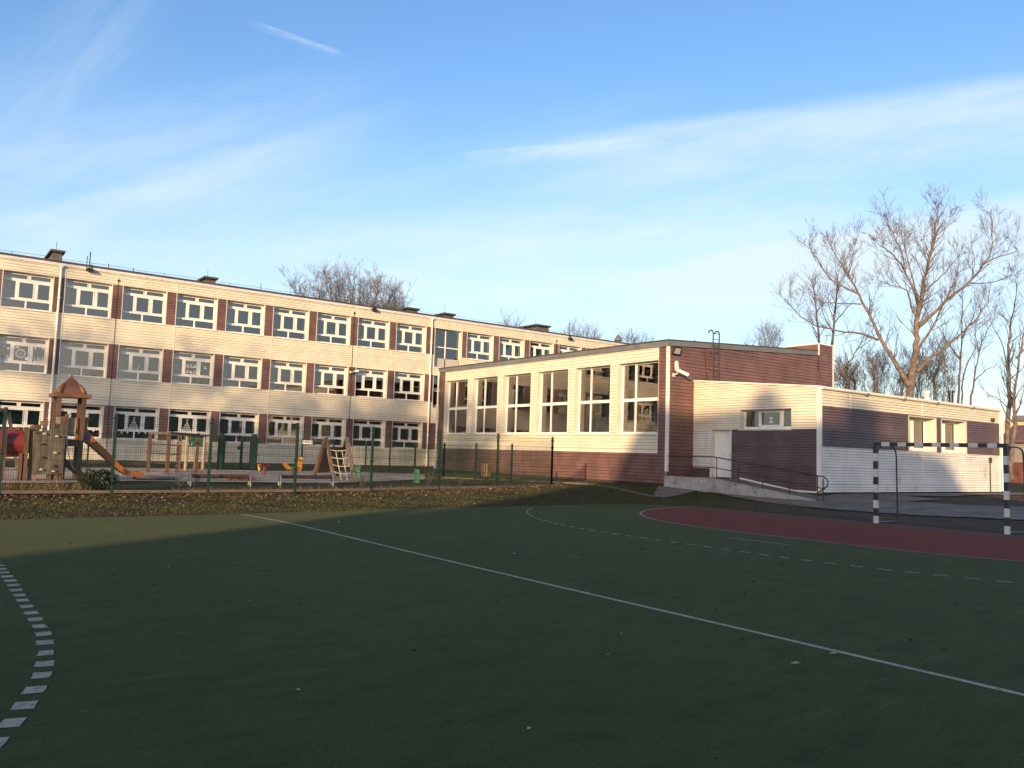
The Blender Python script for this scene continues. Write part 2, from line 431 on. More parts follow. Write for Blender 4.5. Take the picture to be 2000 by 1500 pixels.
ln = MB(); dashes(ln, [p for p in dpoly(9.03, 0, 60) if p[1] < 18.4], .19, .19, .06, .008, .004); struct(ln, 'free_throw_line', M['line'])
lp = []
for k in range(41):
    a = pi/2*k/40; lp.append((-8.06+9*sin(a), 10.9+9*cos(a), 0))
for k in range(41):
    a = pi/2*(1-k/40); lp.append((-8.06+9*sin(a), 7.75-9*cos(a), 0))
lp = [p for p in lp if p[1] < 16.]
ln = MB(); dashes(ln, lp, .15, .165, .105, .008, .008); struct(ln, 'free_throw_line', M['line'])
# darker worn rubber edge strip along the touchline
ln = MB(); strip(ln, [(x, y+.05) for x, y in edge[:8]], .10, .006, .03); struct(ln, 'court_edge', M['plinth'])

# paths and paving (laid on the terrain)
def sheet(name, pts, mt, dz=.02, ps=None, sub=10):
    """closed outline given as two matching polylines (near, far) -> strip draped on the terrain"""
    near, far = pts; mb = MB(); n = len(near)
    for i in range(n):
        for k in range(sub+1):
            t = k/sub; x = near[i][0]*(1-t)+far[i][0]*t; y = near[i][1]*(1-t)+far[i][1]*t
            mb.v.append(V((x, y, terr(x, y)+dz)))
    for i in range(n-1):
        for k in range(sub):
            a = i*(sub+1)+k; mb.f.append((a, a+sub+1, a+sub+2, a+1)); mb.mi.append(0)
    return struct(mb, name, mt)
def px2(l): return [(hit(*p).x, hit(*p).y) for p in l]
def dens(l, n):
    o = []
    for i in range(len(l)-1):
        for k in range(n): t = k/n; o.append((l[i][0]*(1-t)+l[i+1][0]*t, l[i][1]*(1-t)+l[i+1][1]*t))
    return o+[l[-1]]
near = px2([(1274, 957.4), (1288, 960), (1300, 963.5), (1400, 974), (1500, 984), (1600, 994), (1700, 1002), (1800, 1009), (1900, 1015), (2000, 1022), (2100, 1029)])
far = px2([(1274, 957), (1288, 957.5), (1298, 958), (1400, 967), (1500, 975.5), (1590, 981), (1700, 993), (1800, 999), (1900, 1006), (2000, 1011), (2100, 1016)])
sheet('path', (dens(near, 4), dens(far, 4)), M['path'], .03)
kl = px2([(866, 934), (930, 937), (1000, 939.5), (1077, 943), (1150, 946.5), (1200, 950), (1258, 955.5), (1276, 957.3)])
mb = MB(); kp = [V((x, y, terr(x, y)+.02)) for x, y in dens(kl, 3)]
for i in range(len(kp)-1): mb.bar(kp[i], kp[i+1], .14, .07)
struct(mb, 'kerb', M['kerb'])
near = [(27.5, 17.0), (29, 16.9), (31, 16.5), (33, 15.8), (35, 16.3), (38, 16.6), (42, 16.3), (50, 15.5)]
far = [(27.4, 17.9), (29, 17.9), (31, 17.9), (33, 17.9), (35, 17.9), (38, 17.9), (42.3, 17.9), (50, 17.5)]
sheet('paving', (dens(near, 5), dens(far, 5)), M['path'], .035)
# connecting apron from the ramp foot to the paving
near = [(26.2, 15.8), (27.4, 14.6), (29.5, 14.4)]; far = [(25.9, 17.4), (27.4, 17.1), (31., 16.6)]
sheet('paving', (dens(near, 5), dens(far, 5)), M['path'], .026)
# paving strip in front of the school and the sports hall
sheet('pavement', (dens([(-8, 48.4), (10, 48.4), (26, 48.5)], 6), dens([(-8, 49.9), (10, 49.9), (26, 49.9)], 6)), M['path'], .02)
# playground sand
near = px2([(-60, 946), (120, 945), (260, 941), (400, 943), (520, 944), (640, 946), (740, 941), (830, 938)])
far = px2([(-60, 914), (120, 915), (260, 915), (400, 917), (520, 921), (640, 921), (740, 924), (830, 927)])
sheet('sand', (dens(near, 5), dens(far, 5)), M['sand'], .03, sub=16)

# ------------------------------------------------------------------ world and light
SAZ, SEL = R(37.), R(9.)
sd = V((cos(SAZ)*cos(SEL), sin(SAZ)*cos(SEL), -sin(SEL)))
sl = bpy.data.lights.new('sun', 'SUN'); sl.energy = 4.0; sl.angle = R(.5); sl.color = (1., .69, .38)
so = bpy.data.objects.new('sun', sl); COL.objects.link(so); so.rotation_euler = sd.to_track_quat('-Z', 'Y').to_euler(); so.location = (-30, -20, 30)
w = bpy.data.worlds.new('World'); sc.world = w; w.use_nodes = True
nt = w.node_tree; nt.nodes.clear()
wo = N(nt, 'ShaderNodeOutputWorld'); bg = N(nt, 'ShaderNodeBackground'); L(nt, bg.outputs[0], wo.inputs[0])
sk = N(nt, 'ShaderNodeTexSky'); sk.sky_type = 'NISHITA'; sk.sun_disc = False; sk.sun_elevation = SEL; sk.sun_rotation = R(90-217.)
sk.air_density = 1.; sk.dust_density = 1.; sk.ozone_density = 2.
bg.inputs['Strength'].default_value = .15
tc = N(nt, 'ShaderNodeTexCoord'); DIR = tc.outputs['Generated']
def dot(n_):
    v = N(nt, 'ShaderNodeVectorMath', operation='DOT_PRODUCT'); L(nt, DIR, v.inputs[0]); v.inputs[1].default_value = n_; return v.outputs['Value']
def math_(op, a, b=None):
    m_ = N(nt, 'ShaderNodeMath', operation=op)
    for i, x in enumerate((a, b)):
        if x is None: continue
        if isinstance(x, (int, float)): m_.inputs[i].default_value = x
        else: L(nt, x, m_.inputs[i])
    return m_.outputs[0]
def band(p, q, w_up, w_dn, amount, s0=.0, s1=.0, ns=6., nlo=.35, nhi=.65, taper=True):
    """cirrus / contrail band along the great circle p -> q (two sky directions)"""
    a = ray(*p).normalized(); b = ray(*q).normalized()
    n_ = a.cross(b).normalized()
    if n_.z < 0: n_ = -n_
    t_ = (b-a).normalized(); mid = (a+b)/2; L2 = (b-a).length/2
    d = dot(n_); s = math_('SUBTRACT', dot(t_), t_.dot(mid))
    up = ramp(nt, d, w_up, 0.); dn = ramp(nt, d, -w_dn, 0.)
    k = math_('MULTIPLY', up, dn)
    e1 = ramp(nt, s, -L2-s0, -L2*.6); e2 = ramp(nt, s, L2+s1, L2*.6)
    k = math_('MULTIPLY', k, math_('MULTIPLY', e1, e2))
    mp = N(nt, 'ShaderNodeCombineXYZ'); L(nt, math_('MULTIPLY', s, 1.2), mp.inputs[0]); L(nt, math_('MULTIPLY', d, 6.), mp.inputs[1])
    nz = ramp(nt, noise(nt, mp.outputs[0], ns, 6, .65), nlo, nhi, .25, 1.)
    return math_('MULTIPLY', math_('MULTIPLY', k, nz), amount)
bands = [
    band((505, 46), (668, 102), .0025, .009, .30, .02, .01, 30., .35, .62),
    band((930, 299), (1240, 270), .004, .030, .38, .05, .05, 10.),
    band((1150, 278), (2100, 150), .018, .10, .55, .15, .3, 4., .2, .7),
    band((1150, 380), (2100, 240), .06, .09, .22, .3, .3, 5.),
    band((0, 452), (520, 290), .018, .09, .36, .1, .2, 5., .25, .65),
    band((0, 330), (420, 230), .05, .10, .22, .15, .25, 5.),
    band((80, 200), (230, 20), .06, .06, .18, .1, .1, 6.),
    band((500, 500), (1500, 430), .05, .12, .46, .3, .3, 4., .25, .65),
    band((850, 590), (2050, 500), .05, .10, .35, .2, .3, 4., .3, .6),
    band((1400, 520), (2100, 380), .02, .08, .55, .2, .3, 4., .2, .6),
    band((500, 420), (1000, 270), .03, .06, .10, .3, .3, 5.),
]
tot = bands[0]
for b_ in bands[1:]: tot = math_('ADD', tot, b_)
# general thin veil growing towards the horizon
sep = N(nt, 'ShaderNodeSeparateXYZ'); L(nt, DIR, sep.inputs[0])
veil = ramp(nt, sep.outputs[2], .46, .05, 0., .50)
mp = N(nt, 'ShaderNodeMapping'); L(nt, DIR, mp.inputs[0]); mp.inputs['Scale'].default_value = (1.5, 1.5, 9); mp.inputs['Rotation'].default_value = (.25, .1, 0)
vn = ramp(nt, noise(nt, mp.outputs[0], 2.2, 6, .6), .3, .7, .55, 1.1)
tot = math_('MINIMUM', math_('ADD', tot, math_('MULTIPLY', veil, vn)), .85)
hsv = N(nt, 'ShaderNodeHueSaturation'); hsv.inputs['Saturation'].default_value = 1.12; L(nt, sk.outputs[0], hsv.inputs['Color'])
SKYGAIN = 1.06
gn = mixc(nt, 1., hsv.outputs[0], (SKYGAIN*1.0, SKYGAIN*1.0, SKYGAIN*1.13), 'MULTIPLY')
fill_glow = ramp(nt, dot((-cos(SAZ)*.99, -sin(SAZ)*.99, .12)), .15, 1.)  # warm glow added to the unseen sun-side sky to warm the shaded walls
ccol = mixc(nt, fill_glow, (3.15, 3.6, 3.85), (8.5, 6.6, 4.9))
tot = math_('MINIMUM', math_('ADD', tot, math_('MULTIPLY', fill_glow, .22)), .9)
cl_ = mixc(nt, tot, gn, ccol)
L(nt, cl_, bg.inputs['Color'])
vs_ = sc.view_settings; vs_.view_transform = 'Standard'; vs_.look = 'None'; vs_.exposure = .85; vs_.gamma = 1; vs_.use_curve_mapping = False
sc.display_settings.display_device = 'sRGB'
cyc = sc.cycles; cyc.use_denoising = True; cyc.max_bounces = 6; cyc.transparent_max_bounces = 12; cyc.caustics_reflective = False; cyc.caustics_refractive = False
cyc.sample_clamp_indirect = 4.

# ------------------------------------------------------------------ windows
def frame_bars(mb, bars, y0, y1):
    for x0, x1, z0, z1 in bars: mb.box(x0, x1, y0, y1, z0, z1)
def window_proto(w, h, d, bars, sashes, parent, glassm, sill=True, lining='reveal', fy=.07, lights=None):
    """local frame: x along the wall, y into the building, z up; child of a building root"""
    mb = MB(); frame_bars(mb, bars, d, d+fy)
    for x0, x1, z0, z1, t in sashes:
        for b in ((x0, x0+t, z0, z1), (x1-t, x1, z0, z1), (x0+t, x1-t, z0, z0+t), (x0+t, x1-t, z1-t, z1)):
            mb.box(b[0], b[1], d-.018, d+.03, b[2], b[3])
    f = mb.build('window', M['pvc'], parent)
    p = MB(); rl = random.Random(int(w*1000+h*77))
    for x0, x1, z0, z1 in (lights or [(.03, w-.03, .03, h-.03)]):      # every light hangs a little differently
        tx, tz = rl.uniform(-.006, .006), rl.uniform(-.006, .006); y = d+.045
        p.quad((x0, y-tx*(x1-x0)-tz*(z1-z0), z0), (x1, y+tx*(x1-x0)-tz*(z1-z0), z0), (x1, y+tx*(x1-x0)+tz*(z1-z0), z1), (x0, y-tx*(x1-x0)+tz*(z1-z0), z1))
    p.build('pane', glassm, f)
    r = MB()
    t = .035
    for x0, x1 in ((-t, 0), (w, w+t)): r.box(x0, x1, -.026, d+fy, -t, h+t)
    r.box(0, w, -.024, d+fy, h, h+t)
    r.build('reveal', M[lining], f)
    if sill:
        s = MB(); s.add([(-.05, -.06, -.045), (w+.05, -.06, -.045), (w+.05, d+.02, .0), (-.05, d+.02, .0), (-.05, -.06, -.075), (w+.05, -.06, -.075), (w+.05, d+.02, -.04), (-.05, d+.02, -.04)],
              ((0, 1, 2, 3), (7, 6, 5, 4), (4, 5, 1, 0), (6, 7, 3, 2), (5, 6, 2, 1), (7, 4, 0, 3)))
        s.build('window_sill', M['trim'], f)
    return f
def wavy(mb, x0, x1, y, z0, z1, amp=.03, wl=.12, lace=False):
    n = max(6, int((x1-x0)/.03)); ph = random.random()*6
    vs = []
    for i in range(n+1):
        x = x0+(x1-x0)*i/n; yy = y+amp*sin(x/wl*2*pi+ph)
        zb = z0+(.05*abs(sin(x*14)) if lace else 0)
        vs += [(x, yy, zb), (x, yy, z1)]
    mb.add(vs, [(2*i, 2*i+2, 2*i+3, 2*i+1) for i in range(n)])
def disc(mb, x, y, z, r, n=12):
    mb.add([(x+r*cos(2*pi*k/n), y, z+r*sin(2*pi*k/n)) for k in range(n)], [tuple(range(n))])
def ring(mb, x, y, z, r0, r1, n=20):
    vs = []
    for k in range(n):
        a = 2*pi*k/n; vs += [(x+r0*cos(a), y, z+r0*sin(a)), (x+r1*cos(a), y, z+r1*sin(a))]
    mb.add(vs, [(2*k, 2*k+1, (2*k+3) % (2*n), (2*k+2) % (2*n)) for k in range(n)])
def tri_frame(mb, x, y, z, s):
    a, b, c = (x-s/2, z), (x+s/2, z), (x, z+s*1.15); g = (x, z+s*.4)
    P = [a, b, c]; Q = [(g[0]+(p[0]-g[0])*.55, g[1]+(p[1]-g[1])*.55) for p in P]
    for i in range(3):
        j = (i+1) % 3; mb.quad((P[i][0], y, P[i][1]), (P[j][0], y, P[j][1]), (Q[j][0], y, Q[j][1]), (Q[i][0], y, Q[i][1]))
def paper_tree(mb, x, y, z, h):
    for k in range(3):
        b = z+h*(.12+.24*k); wd = h*(.36-.08*k)
        mb.add([(x-wd, y, b), (x+wd, y, b), (x, y, b+h*.42)], [(0, 1, 2)])
    mb.quad((x-.03, y, z), (x+.03, y, z), (x+.03, y, z+h*.15), (x-.03, y, z+h*.15))

# ------------------------------------------------------------------ main school building
D, U0, MOD, WL = 49.86, .309, 2.898, 2.32
ZW = {1: (8.333, 10.265), 2: (4.972, 6.883), 3: (1.632, 3.473)}
ZR, ZB = 11.012, .43
X0, X1 = U0-3*MOD-.58, 56.0
I0, I1 = -3, 17
B = thing('school_building', 'three storey school block clad in cream boards with brown panels between its windows', 'school', (0, D, GZ))
wx = lambda i: U0+i*MOD
cr_, br_, dk = MB(), MB(), MB()
def cream(x0, x1, z0, z1): siding(cr_, (x0, D), (x1, D), z0, z1)
def brown(x0, x1, z0, z1): siding(br_, (x0, D), (x1, D), z0, z1)
cream(X0, X1, ZW[1][1], ZR-.06)
ST0, ST1 = 29.47, 31.72                                   # stair bay
SZ = ((7.49, 10.25), (4.57, 6.85))
for lo, hi in ((ZW[2][1], ZW[1][0]), (ZW[3][1], ZW[2][0])):
    cream(X0, wx(9)+WL+.0, lo, hi); cream(wx(11)-.58, X1, lo, hi)
xl, xr = wx(9)+WL, wx(11)-.58
for a, b in ((xl, ST0), (ST1, xr)):                       # beside the stair windows
    cream(a, b, ZW[2][1], ZW[1][0]); cream(a, b, ZW[3][1], ZW[2][0])
cream(ST0, ST1, SZ[0][1], ZW[1][1]); cream(ST0, ST1, SZ[1][1], SZ[0][0]); cream(ST0, ST1, ZW[3][1], SZ[1][0])
cream(X0, X1, ZB, ZW[3][0])
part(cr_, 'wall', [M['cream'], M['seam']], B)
for r in (1, 2, 3):
    z0, z1 = ZW[r]
    edges = [(X0, wx(I0))]
    for i in range(I0, I1):
        a = wx(i)+WL; b = wx(i+1)
        if i == 9:
            edges.append((a, ST0 if r < 3 else b))
        elif i == 10:
            if r < 3: edges.append((ST1, b))
            else: edges.append((wx(10), b))
        else: edges.append((a, b))
    edges.append((wx(I1)+WL, X1))
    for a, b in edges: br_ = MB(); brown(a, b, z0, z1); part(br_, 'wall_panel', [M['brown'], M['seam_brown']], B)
# vertical joint trims
for k in range(-1, 17):
    x = wx(k)-.02 if k % 2 == 0 else wx(k)-.29
    for lo, hi in ((ZW[1][1]+.04, ZR-.1), (ZW[2][1]+.04, ZW[1][0]-.09), (ZW[3][1]+.04, ZW[2][0]-.09), (ZB, ZW[3][0]-.09)):
        if k in (10, 11) or (k % 2 and k % 3): continue
        part(MB().box(x-.03, x+.03, D-.028, D-.004, lo, hi), 'joint_trim', M['cream'], B)
pl = MB().box(X0+.05, X1-.05, D+.02, D+.3, GZ-.5, ZB+.02); part(pl, 'plinth', M['plinth'], B)
# body behind the cladding: end walls, roof, floors, rooms
rf = MB().box(X0-.1, X1+.1, D-.10, D+13, ZR+.02, ZR+.14); part(rf, 'roof', M['felt'], B)
fa = MB().box(X0-.06, X1+.06, D-.085, D-.02, ZR-.14, ZR+.017); part(fa, 'fascia', M['white'], B)
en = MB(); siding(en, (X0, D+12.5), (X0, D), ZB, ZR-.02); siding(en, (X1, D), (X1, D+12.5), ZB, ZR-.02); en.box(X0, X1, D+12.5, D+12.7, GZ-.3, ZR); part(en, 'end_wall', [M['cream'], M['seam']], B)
rm = MB()
for z in (.95, 4.15, 7.55, 10.62): rm.box(X0+.05, X1-.05, D+.45, D+7, z, z+.22)
rm.box(X0+.05, X1-.05, D+7, D+7.15, .4, 10.9)
for i in range(I0, I1+2, 2): rm.box(wx(i)-.34, wx(i)-.24, D+.45, D+7, .4, 10.9)
for a, b in ((z0_, z1_) for z0_, z1_ in ((.4, 1.45), (3.62, 4.8), (7.0, 8.15), (10.4, 10.9))): rm.box(X0+.05, X1-.05, D+.30, D+.44, a, b)
part(rm, 'interior', M['interior'], B)

W_, H_ = WL, 1.92
def main_bars(h):
    a = .07; zt = h*.79; zb = h*.265
    bars = [(0, a, 0, h), (W_-a, W_, 0, h), (a, W_-a, 0, a), (a, W_-a, h-a, h), (a, W_-a, zt-.055, zt+.055), (a, W_-a, zb-.05, zb+.05),
            (W_*.52-.05, W_*.52+.05, zt+.055, h-a), (W_*.29-.06, W_*.29+.06, zb+.05, zt-.055), (W_*.665-.06, W_*.665+.06, zb+.05, zt-.055), (W_*.49-.04, W_*.49+.04, a, zb-.05)]
    sashes = [(a+.005, W_*.52-.055, zt+.06, h-a-.005, .035), (W_*.52+.055, W_-a-.005, zt+.06, h-a-.005, .035),
              (W_*.29+.065, W_*.665-.065, zb+.055, zt-.06, .05), (W_*.665+.065, W_-a-.005, zb+.055, zt-.06, .045)]
    return bars, sashes
DEP = .30
protos = {}
WINS = {}
for r in (1, 2, 3):
    h = ZW[r][1]-ZW[r][0]; bars, sashes = main_bars(h)
    for i in range(I0, I1+1):
        if i == 10: continue
        if r not in protos:
            
            zt, zb, e = h*.79, h*.265, .01
            o = window_proto(W_, h, DEP, bars, sashes, B, M['glass'], lights=[(e, W_*.52, zt, h-e), (W_*.52, W_-e, zt, h-e), (e, W_*.29, zb, zt), (W_*.29, W_*.665, zb, zt), (W_*.665, W_-e, zb, zt), (e, W_*.49, e, zb), (W_*.49, W_-e, e, zb)]); protos[r] = o
        else: o = copy_tree(protos[r], B)
        o.location = V((wx(i), 0, ZW[r][0]-GZ))
        WINS[(r, i)] = o
        for ch_ in o.children:
            if ch_.name.startswith('pane'): ch_.rotation_euler.z = random.uniform(-.004, .004); ch_.location.y = .004
def wchild(r, i, mb, name, mt):
    if name != 'paper_decoration': return mb.build(name, mt, WINS[(r, i)])
    split(mb, name, mt, WINS[(r, i)])
def split(mb, name, mt, par):                               # one object for every separate cut-out
    for grp in mb.groups(): grp.build(name, mt, par)
CURT = [(1, 5, .05, 2.25), (1, 9, 1.3, 2.25), (1, 11, .4, 2.2), (1, 12, .05, 2.25), (1, 13, 1.2, 2.2), (1, 2, 1.55, 2.25), (1, 6, .05, .5), (2, 8, .7, 2.2), (2, 9, .05, 2.25), (2, 3, .05, .35), (2, 6, .05, .45),
        (3, 8, .05, 2.2), (3, 9, .05, 2.2), (3, 7, .05, .5), (2, 0, .05, 2.2), (1, 0, .05, 1.), (3, 0, .1, 2.2)]
for r, i, a, b in CURT:
    mb = MB(); wavy(mb, a, b, DEP+.22, .02, 1.85, .035, .16); wchild(r, i, mb, 'curtain', M['curtain'])
for r, i in ((3, 3), (3, 4), (3, 5), (3, 2), (3, 6)):
    mb = MB(); wavy(mb, .08, 2.25, DEP+.2, .62 if i < 6 else .9, 1.8, .02, .1, True); wchild(r, i, mb, 'curtain', M['curtain'])
py_ = DEP+.035
rv_ = random.Random(88)
for r in (1, 2, 3):                                         # pot plants, books and odds and ends standing on the inner sills
    for i in range(1, 17):
        if (r, i) not in WINS: continue
        mb = MB(); nb = rv_.choice((0, 1, 1, 2, 3)) if r > 1 else rv_.choice((0, 0, 1))
        for k in range(nb):
            x = rv_.uniform(.2, 2.1); w_ = rv_.uniform(.08, .2); hh = rv_.uniform(.12, .34); mb.box(x-w_/2, x+w_/2, DEP+.18, DEP+.3, .03, .03+hh)
        for grp in mb.groups(): grp.build('sill_box', M[rv_.choice(('paper', 'poster', 'panel_beige', 'wood_pale', 'poster_green'))], WINS[(r, i)])
        if rv_.random() < (.45 if r > 1 else .25):
            mb = MB(); x = rv_.uniform(.3, 2.0)
            for k in range(26): a = rv_.uniform(0, 6.28); q = V((x+rv_.gauss(0, .09), DEP+.25+rv_.gauss(0, .04), .2+abs(rv_.gauss(0, .13)))); s_ = .05; mb.add([q, q+V((s_*cos(a), .01, s_)), q+V((s_*1.6*cos(a), 0, s_*.4))], [(0, 1, 2)])
            mb.box(x-.07, x+.07, DEP+.19, DEP+.31, .03, .17); mb.build('pot_plant', M['leaf_dark'], WINS[(r, i)])
        if rv_.random() < .3:
            mb = MB(); wavy(mb, .05, .05+rv_.uniform(.2, .5), DEP+.22, .02, 1.85, .04, .14); mb.build('curtain', M['curtain'], WINS[(r, i)])
        if rv_.random() < .22:
            mb = MB(); mb.box(.06, 2.26, DEP+.16, DEP+.175, 1.85-rv_.uniform(.15, .5), 1.86); mb.build('roller_blind', M['panel_beige'], WINS[(r, i)])
mb = MB()                                                   # second storey, first window: snowflakes and fir trees
for x in (.12, .32, .52): paper_tree(mb, x, py_, .56, .32)
for x in (1.72, 1.93, 2.12): paper_tree(mb, x, py_, .56, .34)
mb.quad((1.62, py_, .54), (2.2, py_, .54), (2.2, py_, .62), (1.62, py_, .62)); mb.quad((.08, py_, .54), (.6, py_, .54), (.6, py_, .6), (.08, py_, .6))
ring(mb, 1.1, py_, 1.0, .19, .235)
for k in range(6):
    a = pi*k/3; mb.quad((1.1, py_, 1.0), (1.1+.2*cos(a-.12), py_, 1.0+.2*sin(a-.12)), (1.1+.1*cos(a), py_, 1.0+.1*sin(a)), (1.1+.2*cos(a+.12), py_, 1.0+.2*sin(a+.12)))
for x, z, r_ in ((.86, 1.32, .08), (.95, 1.33, .06), (1.4, .75, .09), (1.75, 1.36, .06), (2.12, 1.38, .06), (.35, 1.32, .07), (.52, 1.22, .06)): disc(mb, x, py_, z, r_)
wchild(2, 1, mb, 'paper_decoration', M['paper'])
mb = MB()
for x in (.92, 1.13, 1.34): tri_frame(mb, x, py_, 1.02, .19)
for x in (.92, 1.34): tri_frame(mb, x, py_, .68, .17)
disc(mb, 1.1, py_, .76, .05); disc(mb, 1.18, py_, .70, .045)
tri_frame(mb, .32, py_, 1.0, .19); tri_frame(mb, 1.93, py_, 1.0, .18)
wchild(2, 4, mb, 'paper_decoration', M['paper'])
for i in (3, 4):
    mb = MB(); rad = .055
    for row, n in enumerate((4, 3, 2, 1)):
        for k in range(n): ring(mb, 1.1+(k-(n-1)/2)*.135, py_, .66+row*.135, .02, rad, 10)
    ring(mb, 1.1, py_, 1.22, .02, .05, 10)
    for x in ((.2, .5, .8, 1.4, 1.75) if i == 3 else (.25, .6)): disc(mb, x, py_, .38, .05, 8)
    wchild(3, i, mb, 'paper_decoration', M['paper'])
mb = MB()
for x, z in ((1.5, .4), (1.95, .42)): disc(mb, x, py_, z, .06, 8)
wchild(3, 2, mb, 'paper_decoration', M['paper'])
mb = MB(); mb.box(.62, 1.05, DEP+.2, DEP+.24, .05, .45); mb.box(1.25, 1.55, DEP+.2, DEP+.24, .05, .45); wchild(2, 2, mb, 'window_board', M['paper'])
mb = MB(); mb.box(1.72, 2.12, DEP+.2, DEP+.24, .05, .48); wchild(2, 5, mb, 'window_board', M['poster'])
mb = MB(); mb.box(.5, 2.2, DEP+.25, DEP+.27, 1.55, 1.85); wchild(1, 4, mb, 'window_board', M['poster'])
mb = MB(); mb.box(1.9, 2.2, DEP+.25, DEP+.28, .1, 1.0); wchild(1, 4, mb, 'window_board', M['poster'])
for i in (6, 7):
    mb = MB(); mb.box(.6 if i == 6 else .35, 2.2, DEP+.25, DEP+.27, 1.56, 1.85); wchild(1, i, mb, 'roller_blind', M['poster_green'])
mb = MB(); mb.quad((1.33, py_+.02, .62), (1.5, py_+.02, .62), (1.5, py_+.02, .78), (1.33, py_+.02, .78)); disc(mb, 1.1, py_, .7, .03); disc(mb, 1.15, py_, .82, .03); wchild(2, 3, mb, 'paper_decoration', M['paper'])
# stair glazing
for k, (z0, z1) in enumerate(SZ):
    w = ST1-ST0; h = z1-z0; a = .05
    bars = [(0, a, 0, h), (w-a, w, 0, h), (a, w-a, 0, a), (a, w-a, h-a, h), (w*.47-.035, w*.47+.035, a, h-a), (a, w*.47-.035, h*.53-.035, h*.53+.035), (w*.47+.035, w-a, h*.53-.035, h*.53+.035)]
    o = window_proto(w, h, .3, bars, [], B, M['glass']); o.location = (ST0, 0, z0-GZ); o['label'] = 'tall stair window with four large panes'
# downpipes
for x in (5.83, 29.12):
    mb = MB().tube([(x, D-.11, ZR-.12), (x, D-.11, 1.2)], .062, 10)
    mb.tube([(x, D-.11, 1.2), (x, D-.11, .45)], .085, 10)
    mb.box(x-.09, x+.09, D-.19, D-.02, ZR-.22, ZR-.1)
    for z in (2.6, 4.6, 6.9, 9.1): mb.box(x-.075, x+.075, D-.185, D-.02, z, z+.04)
    part(mb, 'downpipe', M['trim'], B, False)
for i, x in ((2, wx(3)-.30), (7, wx(8)-.34), (13, wx(14)-.3)):
    mb = MB().tube([(x, D-.035, ZR-.5), (x, D-.035, .6)], .013, 6); mb.box(x-.04, x+.04, D-.08, D-.02, ZR-.56, ZR-.44); part(mb, 'lightning_conductor', M['steel_dark'], B)
# chimneys
for x0, x1, z1, ly in ((5.6, 6.08, 12.13, 5), (14.0, 14.6, 11.9, 4), (28.25, 29.1, 11.84, 4.5), (31.4, 32.2, 11.84, 4.), (40.1, 41.4, 12.02, 5.5), (27.0, 27.6, 11.6, 3.)):
    mb = MB().box(x0, x1, D+2, D+2+ly, ZR+.1, z1-.22); c = part(mb, 'chimney', M['brick_grey'], B)
    mb = MB().box(x0-.13, x1+.13, D+1.87, D+2.13+ly, z1-.12, z1); 
    for q in range(4):
        xq = x0+.06+q*(x1-x0-.12)/3; mb.box(xq-.05, xq+.05, D+2.02, D+2.1, z1-.22, z1-.12); mb.box(x0, x0+.1, D+2.4+q*ly/4.5, D+2.7+q*ly/4.5, z1-.22, z1-.12); mb.box(x1-.1, x1, D+2.4+q*ly/4.5, D+2.7+q*ly/4.5, z1-.22, z1-.12)
    part(mb, 'chimney_cap', M['felt'], c)
    mb = MB().tube([(x0+.2, D+2.4, z1), (x0+.2, D+2.4, z1+.55)], .012, 5); part(mb, 'lightning_rod', M['steel_dark'], c)
mb = MB(); pts = []
for k in range(0, 45):
    x = X0+1+k*1.28; pts.append((x, D+.55, ZR+.38+.03*sin(k*2.1)))
    if k % 3 == 0: mb.tube([(x, D+.55, ZR+.1), (x, D+.55, ZR+.42)], .012, 5)
mb.tube(pts, .009, 5, False); part(mb, 'lightning_wire', M['steel_dark'], B)
mb = MB()
for x, h in ((16.9, .5), (8.2, .35), (47.9, .4), (44.6, .35), (9.5, .3)): mb.tube([(x, D+.3, ZR+.1), (x, D+.3, ZR+.1+h)], .02, 6)
part(mb, 'roof_spike', M['steel_dark'], B)
mb = MB(); x = 49.2; mb.tube([(x, D+2, ZR+.1), (x, D+2, ZR+.75)], .16, 10); mb.tube([(x, D+2, ZR+.62), (x, D+2, ZR+.78), (x, D+2, ZR+1.2)], [.36, .36, .02], 10); part(mb, 'roof_vent', M['fascia'], B)

# ------------------------------------------------------------------ floodlights and cameras on the fascia
def fascia_lamp(px, py, label, mast=.0):
    p = on_y(px, py, D-.2); t = thing('floodlight', label, 'floodlight', p, 'floodlights under the roof edge')
    mb = MB().tube([(p.x, D-.05, p.z+.3), (p.x, D-.2, p.z+.3), (p.x, D-.2, p.z)], .03, 6)
    if mast: mb.tube([(p.x, D-.08, p.z), (p.x, D-.08, p.z+mast)], .03, 6); mb.tube([(p.x-.14, D-.08, p.z), (p.x-.14, D-.08, p.z+mast*.75)], .02, 6)
    part(mb, 'bracket', M['steel_dark'], t)
    mb = MB().add([(p.x-.2, D-.36, p.z-.12), (p.x+.2, D-.36, p.z-.12), (p.x+.2, D-.12, p.z-.1), (p.x-.2, D-.12, p.z-.1), (p.x-.12, D-.3, p.z+.06), (p.x+.12, D-.3, p.z+.06), (p.x+.12, D-.14, p.z+.06), (p.x-.12, D-.14, p.z+.06)],
              ((3, 2, 1, 0), (4, 5, 6, 7), (0, 1, 5, 4), (1, 2, 6, 5), (2, 3, 7, 6), (3, 0, 4, 7))); part(mb, 'lamp_housing', M['steel_dark'], t)
fascia_lamp(175, 526, 'floodlight with two masts at the roof edge beside the tallest chimney', 1.)
fascia_lamp(731, 604, 'small floodlight on the roof edge in front of the bare crowns', .8)
fascia_lamp(1114, 661, 'floodlight with a tall thin mast at the roof edge near the sports hall', 1.3)
p = on_y(692, 725, D-.15)
t = thing('security_camera', 'pair of white camera heads on the brown panel of the middle storey', 'camera', p)
mb = MB().box(p.x-.06, p.x+.06, D-.1, D, p.z-.06, p.z+.06); part(mb, 'bracket', M['steel_dark'], t)
